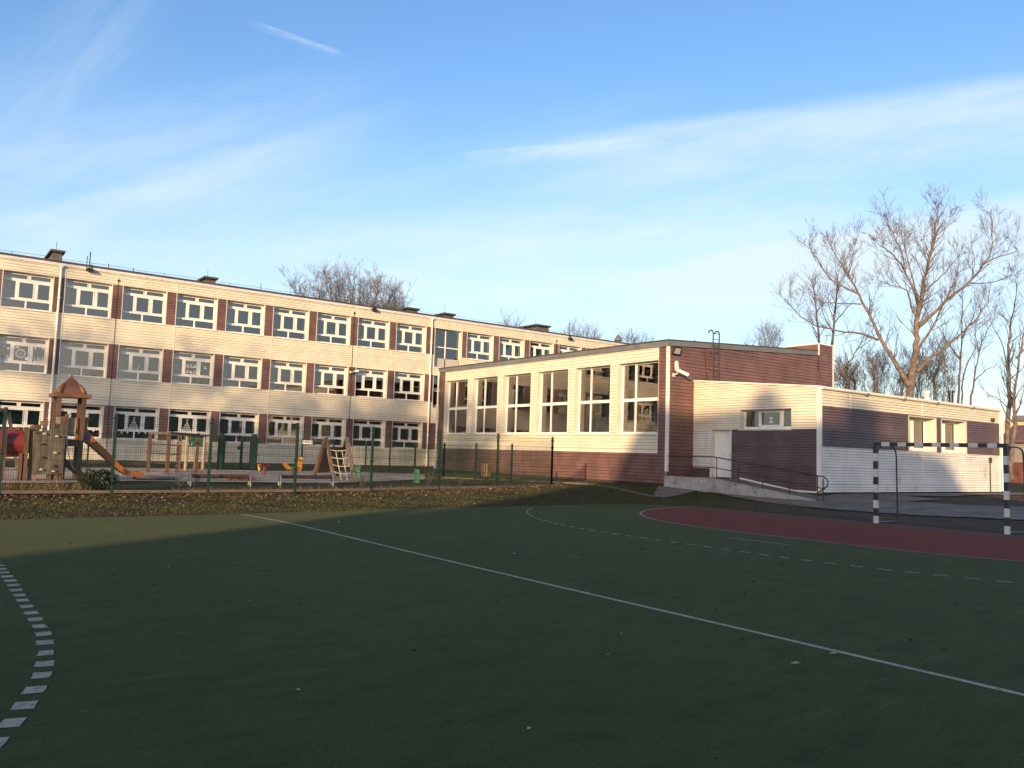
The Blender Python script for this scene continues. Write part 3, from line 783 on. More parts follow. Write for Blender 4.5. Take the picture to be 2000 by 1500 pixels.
mb = MB().bar((p.x-.05, D-.15, p.z-.03), (p.x-.38, D-.35, p.z-.10), .12, .12); mb.bar((p.x+.05, D-.15, p.z), (p.x+.25, D-.35, p.z+.05), .12, .12); part(mb, 'camera_head', M['offwhite'], t)

# ------------------------------------------------------------------ sports hall
XG, GY0, GM, GW = 25.74, 42.063, 3.0, 2.465
GZT, GZB, GBR, GBA = 5.723, 2.571, 1.735, .43
YN, YF = 24.03, 42.75
XH = 37.85                                                 # far side
slope = (7.2-6.57)/(36.63-25.74)
gtop = lambda x: 6.57+slope*(x-XG)
H = thing('sports_hall', 'low sports hall with six tall windows and a grey roof edge', 'sports hall', (XG, YF, GZ))
cr_, br_, tr = MB(), MB(), MB()
def gc(y0, y1, z0, z1, mb=None): siding(mb or cr_, (XG, y0), (XG, y1), z0, z1, .145)
yl = GY0+.06; yr = GY0-5*GM-GW-.0
gc(yl, yr, GZT, 6.30); gc(yl, yr, GBR, GZB)
gc(yl, GY0, GZB, GZT)
for i in range(5): gc(GY0-i*GM-GW, GY0-(i+1)*GM, GZB, GZT)
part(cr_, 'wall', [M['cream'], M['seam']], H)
gc(YF, yl, GBR, 6.30, br_); gc(yr, YN+.10, GBR, 6.30, br_); gc(YF, YN+.10, GBA, GBR, br_)
e = MB(); siding(e, (XG+.02, YN), (36.6, YN), .45, 7.3, .145); clip_below(e, (XG, YN, gtop(XG)-.30), (-slope, 0, 1)); br_.v += e.v; br_.f += [tuple(i+len(br_.v)-len(e.v) for i in f) for f in e.f]; br_.mi += e.mi
siding(br_, (36.595, YN-.03), (XH, YN-.03), .45, 7.5, .145)
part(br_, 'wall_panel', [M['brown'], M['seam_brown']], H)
tr.box(XG-.03, XG+.07, YN-.032, YN+.10, .95, 6.28); TRB = []
def trb(*a): part(MB().box(*a), 'corner_trim', M['trim'], H)
trb(XG-.026, XG-.004, yr-.025, yr+.0, GBR+.014, 6.28); trb(XG-.028, XG-.004, yr-.025, yl, GBR-.03, GBR+.012)
trb(XH-.02, XH+.05, YN-.07, YN+.02, .45, 7.5); trb(36.58, XH+.06, YN-.09, YN+3.02, 7.5, 7.55); trb(36.585, 36.65, YN-.075, YN-.02, 6.95, 7.5)
part(tr, 'corner_trim', M['trim'], H)
ch = MB().box(36.61, XH, YN-.01, YN+3, 6.8, 7.5); part(ch, 'parapet', M['brown'], H)
# roof: sloping slab with grey sheet edges
rf = MB().add([(XG-.10, YN-.06, gtop(XG)), (36.6, YN-.06, gtop(36.6)), (36.6, YF+.1, gtop(36.6)), (XG-.10, YF+.1, gtop(XG))] + [(XG-.10, YN-.06, gtop(XG)-.05), (36.6, YN-.06, gtop(36.6)-.05), (36.6, YF+.1, gtop(36.6)-.05), (XG-.10, YF+.1, gtop(XG)-.05)],
          ((0, 1, 2, 3), (7, 6, 5, 4), (4, 5, 1, 0), (5, 6, 2, 1), (6, 7, 3, 2), (7, 4, 0, 3))); part(rf, 'roof', M['felt'], H)
fa = MB().box(XG-.07, XG-.02, YN-.04, YF+.08, 6.28, 6.52)
fa.add([(XG-.02, YN-.045, gtop(XG)-.052), (36.6, YN-.045, gtop(36.6)-.052), (36.6, YN-.045, gtop(36.6)-.27), (XG-.02, YN-.045, gtop(XG)-.27), (XG-.02, YN+.0, gtop(XG)-.052), (36.6, YN+.0, gtop(36.6)-.052), (36.6, YN+.0, gtop(36.6)-.27), (XG-.02, YN+.0, gtop(XG)-.27)],
       ((3, 2, 1, 0), (4, 5, 6, 7), (0, 1, 5, 4), (1, 2, 6, 5), (2, 3, 7, 6), (3, 0, 4, 7))); part(fa, 'fascia', M['fascia'], H)
pl = MB().box(XG+.03, XH, YN+.03, YF-.05, GZ-.4, .47); part(pl, 'plinth', M['plinth'], H)
en = MB().box(XG+.02, XH, YF-.05, YF, .4, 6.5).box(XH-.1, XH, YN+.02, YF-.05, .4, 7.0); part(en, 'end_wall', M['brown'], H)
it = MB().box(XG+.34, XH-.2, YN+.2, YF-.2, .48, .52); part(it, 'hall_floor', M['hall_floor'], H)
it = MB().box(XH-.3, XH-.15, YN+.2, YF-.2, .5, 6.2).box(XG+.32, XH-.2, YN+.1, YN+.2, .5, 6.2).box(XG+.32, XH-.2, YF-.2, YF-.1, .5, 6.2).box(XG+.32, XH-.2, YN+.2, YF-.2, 6.2, 6.24)
it.box(XG+.02, XG+.32, YN+.1, yr-.04, .5, 6.2).box(XG+.25, XG+.32, YN+.1, YF, .5, GZB-.1).box(XG+.25, XG+.32, YN+.1, YF, GZT+.05, 6.2)
for k in range(6): it.box(XG+1.+k*1.9, XG+1.25+k*1.9, YN+.2, YF-.2, 5.85, 6.19)
part(it, 'interior', M['hall_wall'], H)
w, h = GW, GZT-GZB; a = .065
bars = [(0, a, 0, h), (w-a, w, 0, h), (a, w-a, 0, a), (a, w-a, h-a, h), (a, w-a, h*.475-.07, h*.475+.07), (w*.345-.04, w*.345+.04, a, h*.475-.07), (w*.345-.04, w*.345+.04, h*.475+.07, h-a)]
pr = None
for i in range(6):
    if pr is None: o = pr = window_proto(w, h, .25, bars, [], H, M['glass_hall'])
    else: o = copy_tree(pr, H)
    o.rotation_euler.z = -pi/2; o.location = V((XG, GY0-i*GM, GZB))-base_of(H)
mb = MB().tube([(XG-.12, YF-.02, 6.35), (XG-.12, YF-.02, .5)], .06, 10); mb.tube([(XG-.12, YF-.02, .95), (XG-.12, YF-.02, .45)], .08, 10)
for z in (1.8, 3.6, 5.2): mb.box(XG-.2, XG, YF-.08, YF+.04, z, z+.04)
part(mb, 'downpipe', M['trim'], H)
# roof ladder with hooked tops
l0 = on_y(1393.5, 700, YN-.25).x; l1 = on_y(1405.5, 700, YN-.25).x
mb = MB()
for x in (l0, l1):
    z = 7.12; mb.tube([(x, YN-.22, 4.85), (x, YN-.22, z)] + [(x, YN-.22+.14*(1-cos(a_)), z+.14*sin(a_)) for a_ in (.6, 1.2, 1.8, 2.5, 3.0)], .032, 6)
    for z in (5.5, 6.3): mb.bar((x, YN-.22, z), (x-.12, YN, z+.08), .03, .03)
for k in range(9): mb.tube([(l0, YN-.22, 4.95+k*.27), (l1, YN-.22, 4.95+k*.27)], .016, 5)
part(mb, 'roof_ladder', M['steel_brown'], H)
mb = MB().tube([(28.0+.02*k, YN-.03, 6.35-k*.2) for k in range(7)]+[(28.4, YN-.03, 4.95)], .010, 5); part(mb, 'cable', M['steel_dark'], H)
mb = MB()
for x in (XG+2.2, XG+6.3): mb.tube([(x, YN+.5, gtop(x)), (x, YN+.5, gtop(x)+.12)], .03, 6)
mb.tube([(XG+.1, YN+1, 6.57), (XG+.1, YN+1, 6.75)], .02, 5)
part(mb, 'roof_spike', M['steel_dark'], H)
# gable floodlight
p = on_y(1322, 685, YN-.18); t = thing('floodlight', 'square floodlight tilted down at the corner under the grey hall roof', 'floodlight', p)
mb = MB().bar((p.x, YN, p.z+.17), (p.x, YN-.2, p.z+.17), .05, .05).bar((p.x, YN-.2, p.z+.19), (p.x, YN-.2, p.z+.06), .04, .04); part(mb, 'bracket', M['steel_dark'], t)
X_ = V((1, 0, 0)); Nn = V((-.12, -.93, -.35)).normalized(); Uu = Nn.cross(X_).normalized()*-1
def obox(c, hx, hu, hn, X=X_, U=Uu, Nv=Nn):
    mb = MB(); c = V(c)
    mb.add([c+X*(sx*hx)+U*(su*hu)+Nv*(sn*hn) for sn in (-1, 1) for su in (-1, 1) for sx in (-1, 1)], ((0, 2, 3, 1), (4, 5, 7, 6), (0, 1, 5, 4), (2, 6, 7, 3), (0, 4, 6, 2), (1, 3, 7, 5))); return mb
part(obox(p, .21, .16, .05), 'lamp_housing', M['steel_dark'], t); part(obox(p+Nn*.055, .165, .12, .006), 'lamp_glass', M['lamp_glass'], t)
# gable security camera
p = on_y(1325, 728, YN-.3); t = thing('security_camera', 'white tubular camera on a bracket high on the brown gable wall', 'camera', p)
w0 = on_y(1315, 730, YN); w0.y = YN
mb = MB().box(w0.x-.07, w0.x+.07, YN-.05, YN, w0.z-.13, w0.z+.02); mb.bar((w0.x, YN-.04, w0.z-.06), (p.x, YN-.28, p.z-.02), .05, .05); mb.tube([(p.x-.06, YN-.28, p.z+.02), (p.x-.05, YN-.28, p.z+.18)], .04, 6); part(mb, 'bracket', M['offwhite'], t)
q0 = V((p.x-.02, YN-.30, p.z+.10)); q1 = q0+V((.32, -.30, -.20)); mb = MB().bar(q0, q1, .15, .13); part(mb, 'camera_body', M['offwhite'], t)
mb = MB().bar(q1+V((-.002, .002, .001)), q1+V((.01, -.01, -.006)), .11, .10); part(mb, 'camera_lens', M['black'], t)
mb = MB().tube([(p.x+.06, YN-.16, p.z+.10), (p.x+.06, YN-.16, p.z+.20), (p.x+.03, YN-.16, p.z+.46), (p.x+.03, YN-.16, p.z+.52)], [.08, .10, .09, .04], 8); part(mb, 'sensor', M['offwhite'], t)
# basketball hoops seen through the glass
def hoop(px, py, x, label, s=1.0, facing=-1):
    c = on_x(px, py, x); t = thing('basketball_hoop', label, 'basketball hoop', c, 'practice hoops inside the sports hall')
    mb = MB().box(c.x, c.x+.04, c.y-.6*s, c.y+.6*s, c.z-.45*s, c.z+.45*s); part(mb, 'backboard', M['white'], t)
    mb = MB()
    for a0, a1, b0, b1 in ((-.6, .6, .42, .45), (-.6, .6, -.45, -.42), (-.6, -.57, -.42, .42), (.57, .6, -.42, .42), (-.24, .24, .12, .15), (-.24, .24, -.24, -.21), (-.24, -.21, -.21, .12), (.21, .24, -.21, .12)):
        mb.box(c.x-.012, c.x-.004, c.y+a0*s, c.y+a1*s, c.z+b0*s, c.z+b1*s)
    part(mb, 'board_marking', M['black'], t)
    n = 14; mb = MB().tube([(c.x-.3+.22*cos(2*pi*k/n), c.y+.22*sin(2*pi*k/n), c.z-.33*s) for k in range(n+1)], .015, 5, False); mb.bar((c.x, c.y, c.z-.33*s), (c.x-.08, c.y, c.z-.33*s), .06, .05); part(mb, 'rim', M['steel_dark'], t)
    mb = MB()
    for dy in (-.3, .3): mb.bar((c.x+.04, c.y+dy, c.z+.2), (XH-.3, c.y+dy, c.z+.1), .05, .05); mb.bar((c.x+.04, c.y+dy, c.z-.2), (XH-.3, c.y+dy, c.z-.3), .05, .05)
    part(mb, 'wall_bracket', M['steel_dark'], t)
hoop(1266, 816, 32.5, 'basketball hoop behind the hall window nearest the gable')
hoop(1177, 826, 32.5, 'basketball hoop behind the fifth hall window from the left')
hoop(1022, 818, 34., 'basketball hoop behind the third hall window from the left')
hoop(1020, 800, 36.3, 'basketball hoop hung above another, behind the third hall window from the left', .9) if False else None

# ------------------------------------------------------------------ annex
XA, YA, YG, XR = 27.36, 17.875, 24.03, 42.12
AZ1, AZ2, ABR, ABA = 4.948, 4.404, 2.784, .43
DL, DR = 23.08, 22.006; ZD = on_x(1428, 934.5, XA).z
AWL, AWR, AWT = 21.53, 19.10, 3.583
RB1, RB2 = 3.658, 2.129
A = thing('annex_building', 'single storey annex with a white door, cream boards and broad brown bands', 'annex', (XA, YA, GZ))
cr_, br_, lo_, tr = MB(), MB(), MB(), MB()
def af(mb, y0, y1, z0, z1): siding(mb, (XA, y0), (XA, y1), z0, z1, .105)
af(cr_, YG, AWL, ABR, 5.0); af(cr_, AWL, AWR, AWT, 5.0); af(cr_, AWR, YA+.12, ABR, 5.0)
k = (AZ1-AZ2)/(YG-YA); clip_below(cr_, (XA, YA, AZ2-.06), (0, -k, 1))
af(lo_, YG, DL, ZD+.05+.32, ABR); af(br_, DR, YA+.12, ABA, ABR); af(br_, YG, DL, ABA, ZD+.05+.32)
def ar(mb, x0, x1, z0, z1): siding(mb, (x0, YA), (x1, YA), z0, z1, .105)
w1, w2 = (33.74, 36.0), (36.5, 38.75); wz0, wz1 = 2.15, 3.595
ar(cr_, XA+.1, XR, RB1, AZ2-.05)
ar(br_, XA+.1, XR, wz1, RB1)
for a_, b_ in ((XA+.1, w1[0]), (w1[1], w2[0]), (w2[1], XR)): ar(br_, a_, b_, wz0, wz1)
ar(br_, XA+.1, XR, RB2, wz0); ar(lo_, XA+.1, XR, ABA, RB2)
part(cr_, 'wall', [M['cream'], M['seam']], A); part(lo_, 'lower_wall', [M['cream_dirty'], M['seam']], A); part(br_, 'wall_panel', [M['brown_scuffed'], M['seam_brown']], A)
tra = lambda *a: part(MB().box(*a), 'corner_trim', M['trim'], A)
tr.box(XA-.032, XA+.10, YA-.032, YA+.12, ABA-.02, AZ2-.03); tra(XA-.03, XA-.005, DR-.05, DR, ZD, ABR)
tra(XR-.03, XR+.04, YA-.035, YA+.05, ABA, AZ2-.05)
for x in (29.4, 34.85): tra(x-.015, x+.015, YA-.026, YA-.0, RB1, AZ2-.1)
tra(34.85-.015, 34.85+.015, YA-.026, YA, ABA, RB2)
part(tr, 'corner_trim', M['trim'], A)
cp_ = MB().add([(XA-.06, YA-.04, AZ2-.06), (XA+.05, YA-.04, AZ2-.06), (XA+.05, YG-.02, AZ1-.06), (XA-.06, YG-.02, AZ1-.06), (XA-.06, YA-.04, AZ2), (XA+.05, YA-.04, AZ2), (XA+.05, YG-.02, AZ1), (XA-.06, YG-.02, AZ1)],
     ((3, 2, 1, 0), (4, 5, 6, 7), (0, 1, 5, 4), (1, 2, 6, 5), (2, 3, 7, 6), (3, 0, 4, 7))); part(cp_, 'coping', M['trim'], A)
rf = MB().add([(XA+.05, YA-.02, AZ2-.03), (XR+.1, YA-.02, AZ2-.03), (XR+.1, YG-.04, AZ1-.03), (XA+.05, YG-.04, AZ1-.03)], ((0, 1, 2, 3),)); part(rf, 'roof', M['felt'], A)
gt = MB().tube([(XA+.0, YA-.09, AZ2-.07), (XR+.08, YA-.09, AZ2-.10)], .06, 8)
gt.box(XA+.0, XR+.08, YA-.06, YA-.02, AZ2-.12, AZ2-.015)
part(gt, 'gutter', M['trim'], A)
en = MB().box(XR-.1, XR-.02, YA+.05, YG+6, .4, AZ2-.1).box(XR-8, XR-.1, YG+.1, YG+6, .4, AZ2-.1); part(en, 'end_wall', M['cream'], A)
pl = MB().box(XA+.03, XR-.05, YA+.03, YA+.3, GZ-.4, .46).box(XA+.03, XA+.2, YA+.3, YG-.05, GZ-.4, .46); part(pl, 'plinth', M['plinth'], A)
it = MB().box(XA+.5, XR-.2, YA+.75, YG-.1, .5, .54).box(XA+.5, XR-.2, YG-.2, YG-.1, .5, 4.2).box(XA+.5, XR-.2, YA+.75, YG-.2, 4.0, 4.04).box(32.6, 32.7, YA+.75, YG-.2, .5, 4.).box(XR-.3, XR-.2, YA+.7, YG-.2, .5, 4.)
it.box(XA+.36, XA+.5, YA+.4, AWR-.06, .5, 4.2).box(XA+.36, XA+.5, AWL+.06, YG-.1, .5, 4.2).box(XA+.36, XA+.5, AWR-.06, AWL+.06, .5, ABR-.08).box(XA+.36, XA+.5, AWR-.06, AWL+.06, AWT+.05, 4.2)
part(it, 'interior', M['interior'], A)
# front window
w = AWL-AWR; h = AWT-ABR-.03; a = .05; s1, s2 = .30, .75
bars = [(0, a, 0, h), (w-a, w, 0, h), (a, w-a, 0, a+.03), (a, w-a, h-a, h), (w*s1-.04, w*s1+.04, a, h-a), (w*s2-.04, w*s2+.04, a, h-a)]
o = window_proto(w, h, .28, bars, [(w*s1+.045, w*s2-.045, a+.035, h-a-.005, .07)], A, M['glass']); o.rotation_euler.z = -pi/2; o.location = V((XA, AWL, ABR+.03))-base_of(A)
mb = MB(); x = w*.52; y = .28+.035
disc(mb, x, y, h*.52, .09); mb.quad((x-.09, y, h*.30), (x+.09, y, h*.30), (x+.09, y, h*.38), (x-.09, y, h*.38)); mb.quad((x-.08, y, h*.38), (x-.03, y, h*.38), (x-.03, y, h*.5), (x-.08, y, h*.5)); mb.quad((x+.03, y, h*.38), (x+.08, y, h*.38), (x+.08, y, h*.5), (x+.03, y, h*.5))
split(mb, 'paper_decoration', M['paper'], o)
mb = MB(); vs = []
for q in range(13):
    t_ = q/12; xx = w*.40+.13*sin(t_*6.0+2.6); vs += [(xx-.025, y+.1, .1+t_*.6), (xx+.025, y+.1, .1+t_*.6)]
mb.add(vs, [(2*q, 2*q+1, 2*q+3, 2*q+2) for q in range(12)]); mb.build('ribbon', M['curtain'], o)
# side windows in deep reveals
pr = None
w = w1[1]-w1[0]; h = wz1-wz0
bars = [(0, a, 0, h), (w-a, w, 0, h), (a, w-a, 0, a+.03), (a, w-a, h-a, h), (w*.5-.05, w*.5+.05, a, h-a)]
for x in (w1[0], w2[0]):
    if pr is None: o = pr = window_proto(w, h, .46, bars, [(w*.5+.055, w-a-.005, a+.035, h-a-.005, .06), (a+.005, w*.5-.055, a+.035, h-a-.005, .06)], A, M['glass'])
    else: o = copy_tree(pr, A)
    o.location = V((x, YA, wz0))-base_of(A)
    mb = MB(); wavy(mb, .05, w-.05, .46+.15, .05, h*.55, .02, .1); mb.build('curtain', M['curtain'], o)
# door
ddp = .20
dr = MB().box(XA+ddp, XA+ddp+.06, DR+.02, DL-.18, ZD+.03, ABR-.08)
Dr = part(dr, 'door', M['pvc'], A)
fr = MB().box(XA+ddp-.02, XA+ddp+.08, DL-.18, DL-.10, ZD, ABR-.01).box(XA+ddp-.02, XA+ddp+.08, DR, DR+.02, ZD, ABR-.01).box(XA+ddp-.02, XA+ddp+.08, DR+.02, DL-.18, ABR-.08, ABR-.01)
fr.box(XA+ddp-.012, XA+ddp, DR+.06, DL-.23, ZD+1.05, ZD+1.09).box(XA+ddp-.012, XA+ddp, DR+.06, DL-.23, ZD+.22, ZD+.25)
part(fr, 'door_frame', M['pvc'], Dr)
rv = MB().box(XA-.03, XA+ddp+.1, DL-.10, DL, ZD, ABR).box(XA-.028, XA+ddp+.1, DR, DL-.1, ABR-.008, ABR+.01); part(rv, 'reveal', M['reveal'], Dr)
hd = MB().box(XA+ddp-.05, XA+ddp-.02, DR+.10, DR+.22, ZD+.98, ZD+1.01).box(XA+ddp-.02, XA+ddp, DR+.09, DR+.13, ZD+.88, ZD+1.1); part(hd, 'handle', M['steel_grey'], Dr)
hg = MB()
for z in (.12, .95, 1.62): hg.tube([(XA+ddp-.03, DL-.18, ZD+z), (XA+ddp-.03, DL-.18, ZD+z+.11)], .02, 6)
part(hg, 'hinge', M['trim'], Dr)
mb = MB().box(XA+ddp+.06, XA+ddp+.1, DR-.02, DL, ZD-.1, ABR); part(mb, 'door_lining', M['plinth'], Dr)
# skirt trim along the ramp, roof pipes, conduit
k0 = on_x(1445, 934, XA-.05); k1 = on_x(1550, 958.5, XA-.05); k2 = on_x(1602, 962, XA-.05)
mb = MB().bar(k0, k1, .02, .07).bar(k1, k2, .02, .07); part(mb, 'skirt_trim', M['trim'], A)
for px, hgt, mt in ((1810, .0, 'trim'), (1857.5, .0, 'steel_dark')):
    b_ = on_y(px, 790, YA+2.6); top = on_y(px, 764 if mt == 'trim' else 763, YA+2.6).z
    mb = MB().tube([(b_.x, YA+2.6, AZ2), (b_.x, YA+2.6, top-.12)], .12, 10); mb.tube([(b_.x, YA+2.6, top-.12), (b_.x, YA+2.6, top)], [.17, .17], 10); part(mb, 'roof_pipe', M[mt], A)
mb = MB()
for px in (1693, 1765, 1830, 1899): q = on_y(px, 780 if px < 1780 else 792, YA-.1); mb.box(q.x-.06, q.x+.06, YA-.2, YA-.02, AZ2-.16, AZ2-.08)
part(mb, 'gutter_bracket', M['steel_grey'], A)
mb = MB().tube([(41.0, YA-.04, ABA), (41.0, YA-.04, RB2-.3)], .03, 6).box(40.92, 41.08, YA-.1, YA-.02, RB2-.35, RB2-.1).box(41.2, 41.4, YA-.12, YA-.02, 3.72, 3.9); part(mb, 'conduit', M['steel_brown'], A)
mb = MB().tube([(XR+.0, YA-.12, AZ2-.1), (XR+.0, YA-.12, .45)], .05, 8); part(mb, 'downpipe', M['trim'], A)

# ------------------------------------------------------------------ access ramp with handrails
XO = 25.70; YL = 24.15                                     # outer face, landing end
top = [(YL, ZD-.02), (21.9, ZD-.02)]
foot = on_x(1597, 981, XO)
Rr = thing('access_ramp', 'sloping concrete ramp with a peeling painted side leading to the white door', 'ramp', (XO, YL, GZ))
ye = 17.0
def ztop(y): return ZD-.02 if y >= 21.6 else max(terr(XO, y)+.03, (ZD-.02)+(terr(XO, ye)+.03-(ZD-.02))*(21.6-y)/(21.6-ye))
ys_ = [YL, 23.3, 22.4, 21.6, 20.6, 19.6, 18.6, 17.8, 17.0]
mb = MB(); vs = []
for y in ys_: vs += [(XO, y, GZ-.3), (XO, y, ztop(y)+.03), (XO+.22, y, ztop(y)+.03), (XO+.22, y, GZ-.3)]
n = len(ys_)
fs = [(4*i+j, 4*i+4+j, 4*i+5+j, 4*i+1+j) for i in range(n-1) for j in range(3)] + [(0, 1, 2, 3), (4*n-1, 4*n-2, 4*n-3, 4*n-4)]
mb.add(vs, fs); part(mb, 'ramp_wall', M['ramp_wall'], Rr)
mb = MB(); vs = []
for y in ys_: vs += [(XO+.22, y, ztop(y)), (XA+.0, y, ztop(y))]
mb.add(vs, [(2*i, 2*i+2, 2*i+3, 2*i+1) for i in range(n-1)]); mb.quad((XO+.02, YL-.002, GZ-.2), (XA, YL-.002, GZ-.2), (XA, YL-.002, ztop(YL)-.004), (XO+.02, YL-.002, ztop(YL)-.004)); part(mb, 'ramp_deck', M['path'], Rr)
XP = XO+.10
RY = [on_x(px, 900, XP).y for px in (1304.5, 1347, 1400, 1442.5, 1490, 1542, 1596.5)]
def zr(y): return ztop(y)+.88
rl = MB()
for y in RY:
    rl.tube([(XP, y, ztop(y)), (XP, y, zr(y))], .022, 6)
yend = RY[-1]
rl.tube([(XP, yend-.22, terr(XP, yend)-.02), (XP, yend-.22, zr(yend)-.10)], .022, 6)
part(rl, 'railing_post', M['steel_brown'], Rr)
rl = MB()
path = [(XP, RY[0], zr(RY[0])), (XP, 21.6, zr(21.6)), (XP, yend, zr(yend)), (XP, yend-.25, zr(yend)-.02), (XP, yend-.42, zr(yend)-.16), (XP, yend-.38, zr(yend)-.34), (XP, yend, zr(yend)-.62+.0)]
rl.tube(path, .024, 6)
rl.tube([(XP, RY[0], zr(RY[0])-.42), (XP, 21.6, zr(21.6)-.42), (XP, yend-.3, zr(yend)-.44)], .02, 6)
part(rl, 'handrail', M['steel_brown'], Rr)

# ------------------------------------------------------------------ handball goal
pl_, pr_ = V((20.15, 11.55, 0)), V((20.41, 8.53, 0))
G = thing('handball_goal', 'black and white striped handball goal frame standing behind the red area', 'goal', (20.28, 10.04, 0))
gd = (pr_-pl_).normalized(); bk = V((-gd.y, gd.x, 0)); bk = bk if bk.x > 0 else -bk
def stripe(name, a, b, first, n, w=.098):
    mb = MB(); a = V(a); b = V(b)
    for k in range(n):
        p, q = a.lerp(b, k/n), a.lerp(b, (k+1)/n)
        i = len(mb.v); mb.bar(p, q, w, w, up=bk, mi=(k+first) % 2)
    return part(mb, name, [M['navy'], M['goal_white']], G)
HT = 2.08
for p in (pl_, pr_): stripe('goal_post', p+V((0, 0, .0)), p+V((0, 0, HT-.08)), 1, 10)
stripe('crossbar', pl_-gd*.04+V((0, 0, HT-.04)), pr_+gd*.04+V((0, 0, HT-.04)), 0, 15)
for p in (pl_, pr_):
    bt = p+bk*1.25; zt = terr(bt.x, bt.y)
    pts = [p+bk*.04+V((0, 0, HT-.05)), p+bk*.85+V((0, 0, HT-.06)), p+bk*1.06+V((0, 0, HT-.10)), p+bk*1.16+V((0, 0, HT-.2)), p+bk*1.2+V((0, 0, HT-.36)), bt+V((0, 0, zt-.02))]
    part(MB().tube(pts, .02, 8), 'back_stay', M['navy'], G)
    part(MB().tube([p+V((0, 0, HT-.36))+bk*.04, p+bk*.14+V((0, 0, HT-.2)), p+bk*.34+V((0, 0, HT-.065))], .015, 6), 'brace', M['navy'], G)
    part(MB().tube([p+bk*.04+V((0, 0, .05)), bt+V((0, 0, zt+.02))], .015, 6), 'ground_bar', M['steel_grey'], G)
    part(MB().box(p.x-.07, p.x+.07, p.y-.07, p.y+.07, -.01, .015), 'foot_plate', M['steel_dark'], G)
# ------------------------------------------------------------------ mesh fences of the playground
def wire_panel(root, a, b, z0, h, pitch=.05, rows=.2, wire=.0048):
    mb = MB(); a = V((a[0], a[1], a[2]+z0)); b = V((b[0], b[1], b[2]+z0)); d = b-a; l = math.hypot(d.x, d.y); n = V((-d.y, d.x, 0)).normalized()
    k = max(2, int(l/pitch))
    for i in range(1, k):
        p = a+d*(i/k); mb.bar(p, p+V((0, 0, h)), wire, wire, up=n)
    r = 0; nr = int(h/rows)
    for i in range(nr+1):
        z = h*i/nr
        for dz in ((0, .05) if i in (0, nr//2, nr-1) else (0,)):
            if z+dz <= h: mb.bar(a+V((0, 0, z+dz)), b+V((0, 0, z+dz)), wire*1.25, wire*1.25)
    return part(mb, 'wire_panel', M['fence'], root)
def fence_post(root, p, h, w=.06):
    mb = MB().box(p.x-w/2, p.x+w/2, p.y-w/2, p.y+w/2, p.z-.3, p.z+h); f = part(mb, 'post', M['fence'], root)
    part(MB().box(p.x-w/2-.006, p.x+w/2+.006, p.y-w/2-.006, p.y+w/2+.006, p.z+h, p.z+h+.02), 'post_cap', M['steel_dark'], f)
    for z in (.45*h, .93*h): part(MB().box(p.x-w/2-.03, p.x+w/2+.03, p.y-w/2-.012, p.y+w/2+.012, p.z+z, p.z+z+.03), 'clamp', M['steel_dark'], f)
def mesh_fence(label, pxs, h, skip=(), kerb=False, hp=None):
    P = [hit(*p) for p in pxs]
    t = thing('mesh_fence', label, 'fence', P[0])
    for i, p in enumerate(P): fence_post(t, p, (hp[i] if hp else h)+.04)
    for i in range(len(P)-1):
        if i in skip: continue
        hh = min(hp[i], hp[i+1]) if hp else h
        wire_panel(t, P[i], P[i+1], .06, hh-.06)
        if kerb:
            d = (P[i+1]-P[i]).normalized(); mb = MB().bar(P[i]+V((0, 0, .005)), P[i+1]+V((0, 0, .0)), .05, .07); part(mb, 'base_board', M['kerb'], t)
    return t, P
FT, FP = mesh_fence('green mesh fence on a pale base board along the near side of the playground', [(-420, 962), (-190, 962), (-2, 961.5), (217, 960.5), (405.7, 959.5), (575, 958.5), (724, 956), (856, 953), (970, 951), (1077, 947)], 1.82, kerb=True)
FP3 = FP
SFT, SP = mesh_fence('low green mesh fence running beside the sports hall wall', [(1077, 947), (998, 942.5), (928, 937), (866, 932)], 1.5)
bk_px = [(-60, 905), (60, 906), (170, 907), (287, 911), (424, 919)]
mesh_fence('green mesh fence in front of the school, left of the garden gate', bk_px, 1.5)
mesh_fence('green mesh fence in front of the school, right of the garden gate', [(499, 918.5), (588, 920), (650, 920.5), (713, 921), (760, 924), (809, 927), (866, 932)], 1.5)
ga, gb = hit(429, 919), hit(493, 918.5)
t = thing('garden_gate', 'green mesh gate with two thick posts and a lock box', 'gate', ga)
d = (gb-ga).normalized()
for p in (ga, gb): part(MB().box(p.x-.1, p.x+.1, p.y-.1, p.y+.1, p.z-.2, p.z+1.66).box(p.x-.11, p.x+.11, p.y-.11, p.y+.11, p.z+1.66, p.z+1.69), 'gate_post', M['fence'], t)
l0_, l1_ = ga.lerp(gb, .10), ga.lerp(gb, .60); l2_, l3_ = ga.lerp(gb, .64), ga.lerp(gb, .90)
for a_, b_ in ((l0_, l1_), (l2_, l3_)):
    mb = MB(); u = V((0, 0, 1))
    mb.bar(a_+u*.06, a_+u*1.55, .06, .06); mb.bar(b_+u*.06, b_+u*1.55, .07, .07); mb.bar(a_+u*1.52, b_+u*1.52, .06, .06); mb.bar(a_+u*.09, b_+u*.09, .06, .06); part(mb, 'gate_leaf', M['fence'], t)
    wire_panel(t, a_, b_, .1, 1.4)
p = l1_; part(MB().box(p.x-.16, p.x-.02, p.y-.07, p.y+.03, p.z+.95, p.z+1.12), 'lock_box', M['steel_dark'], t)

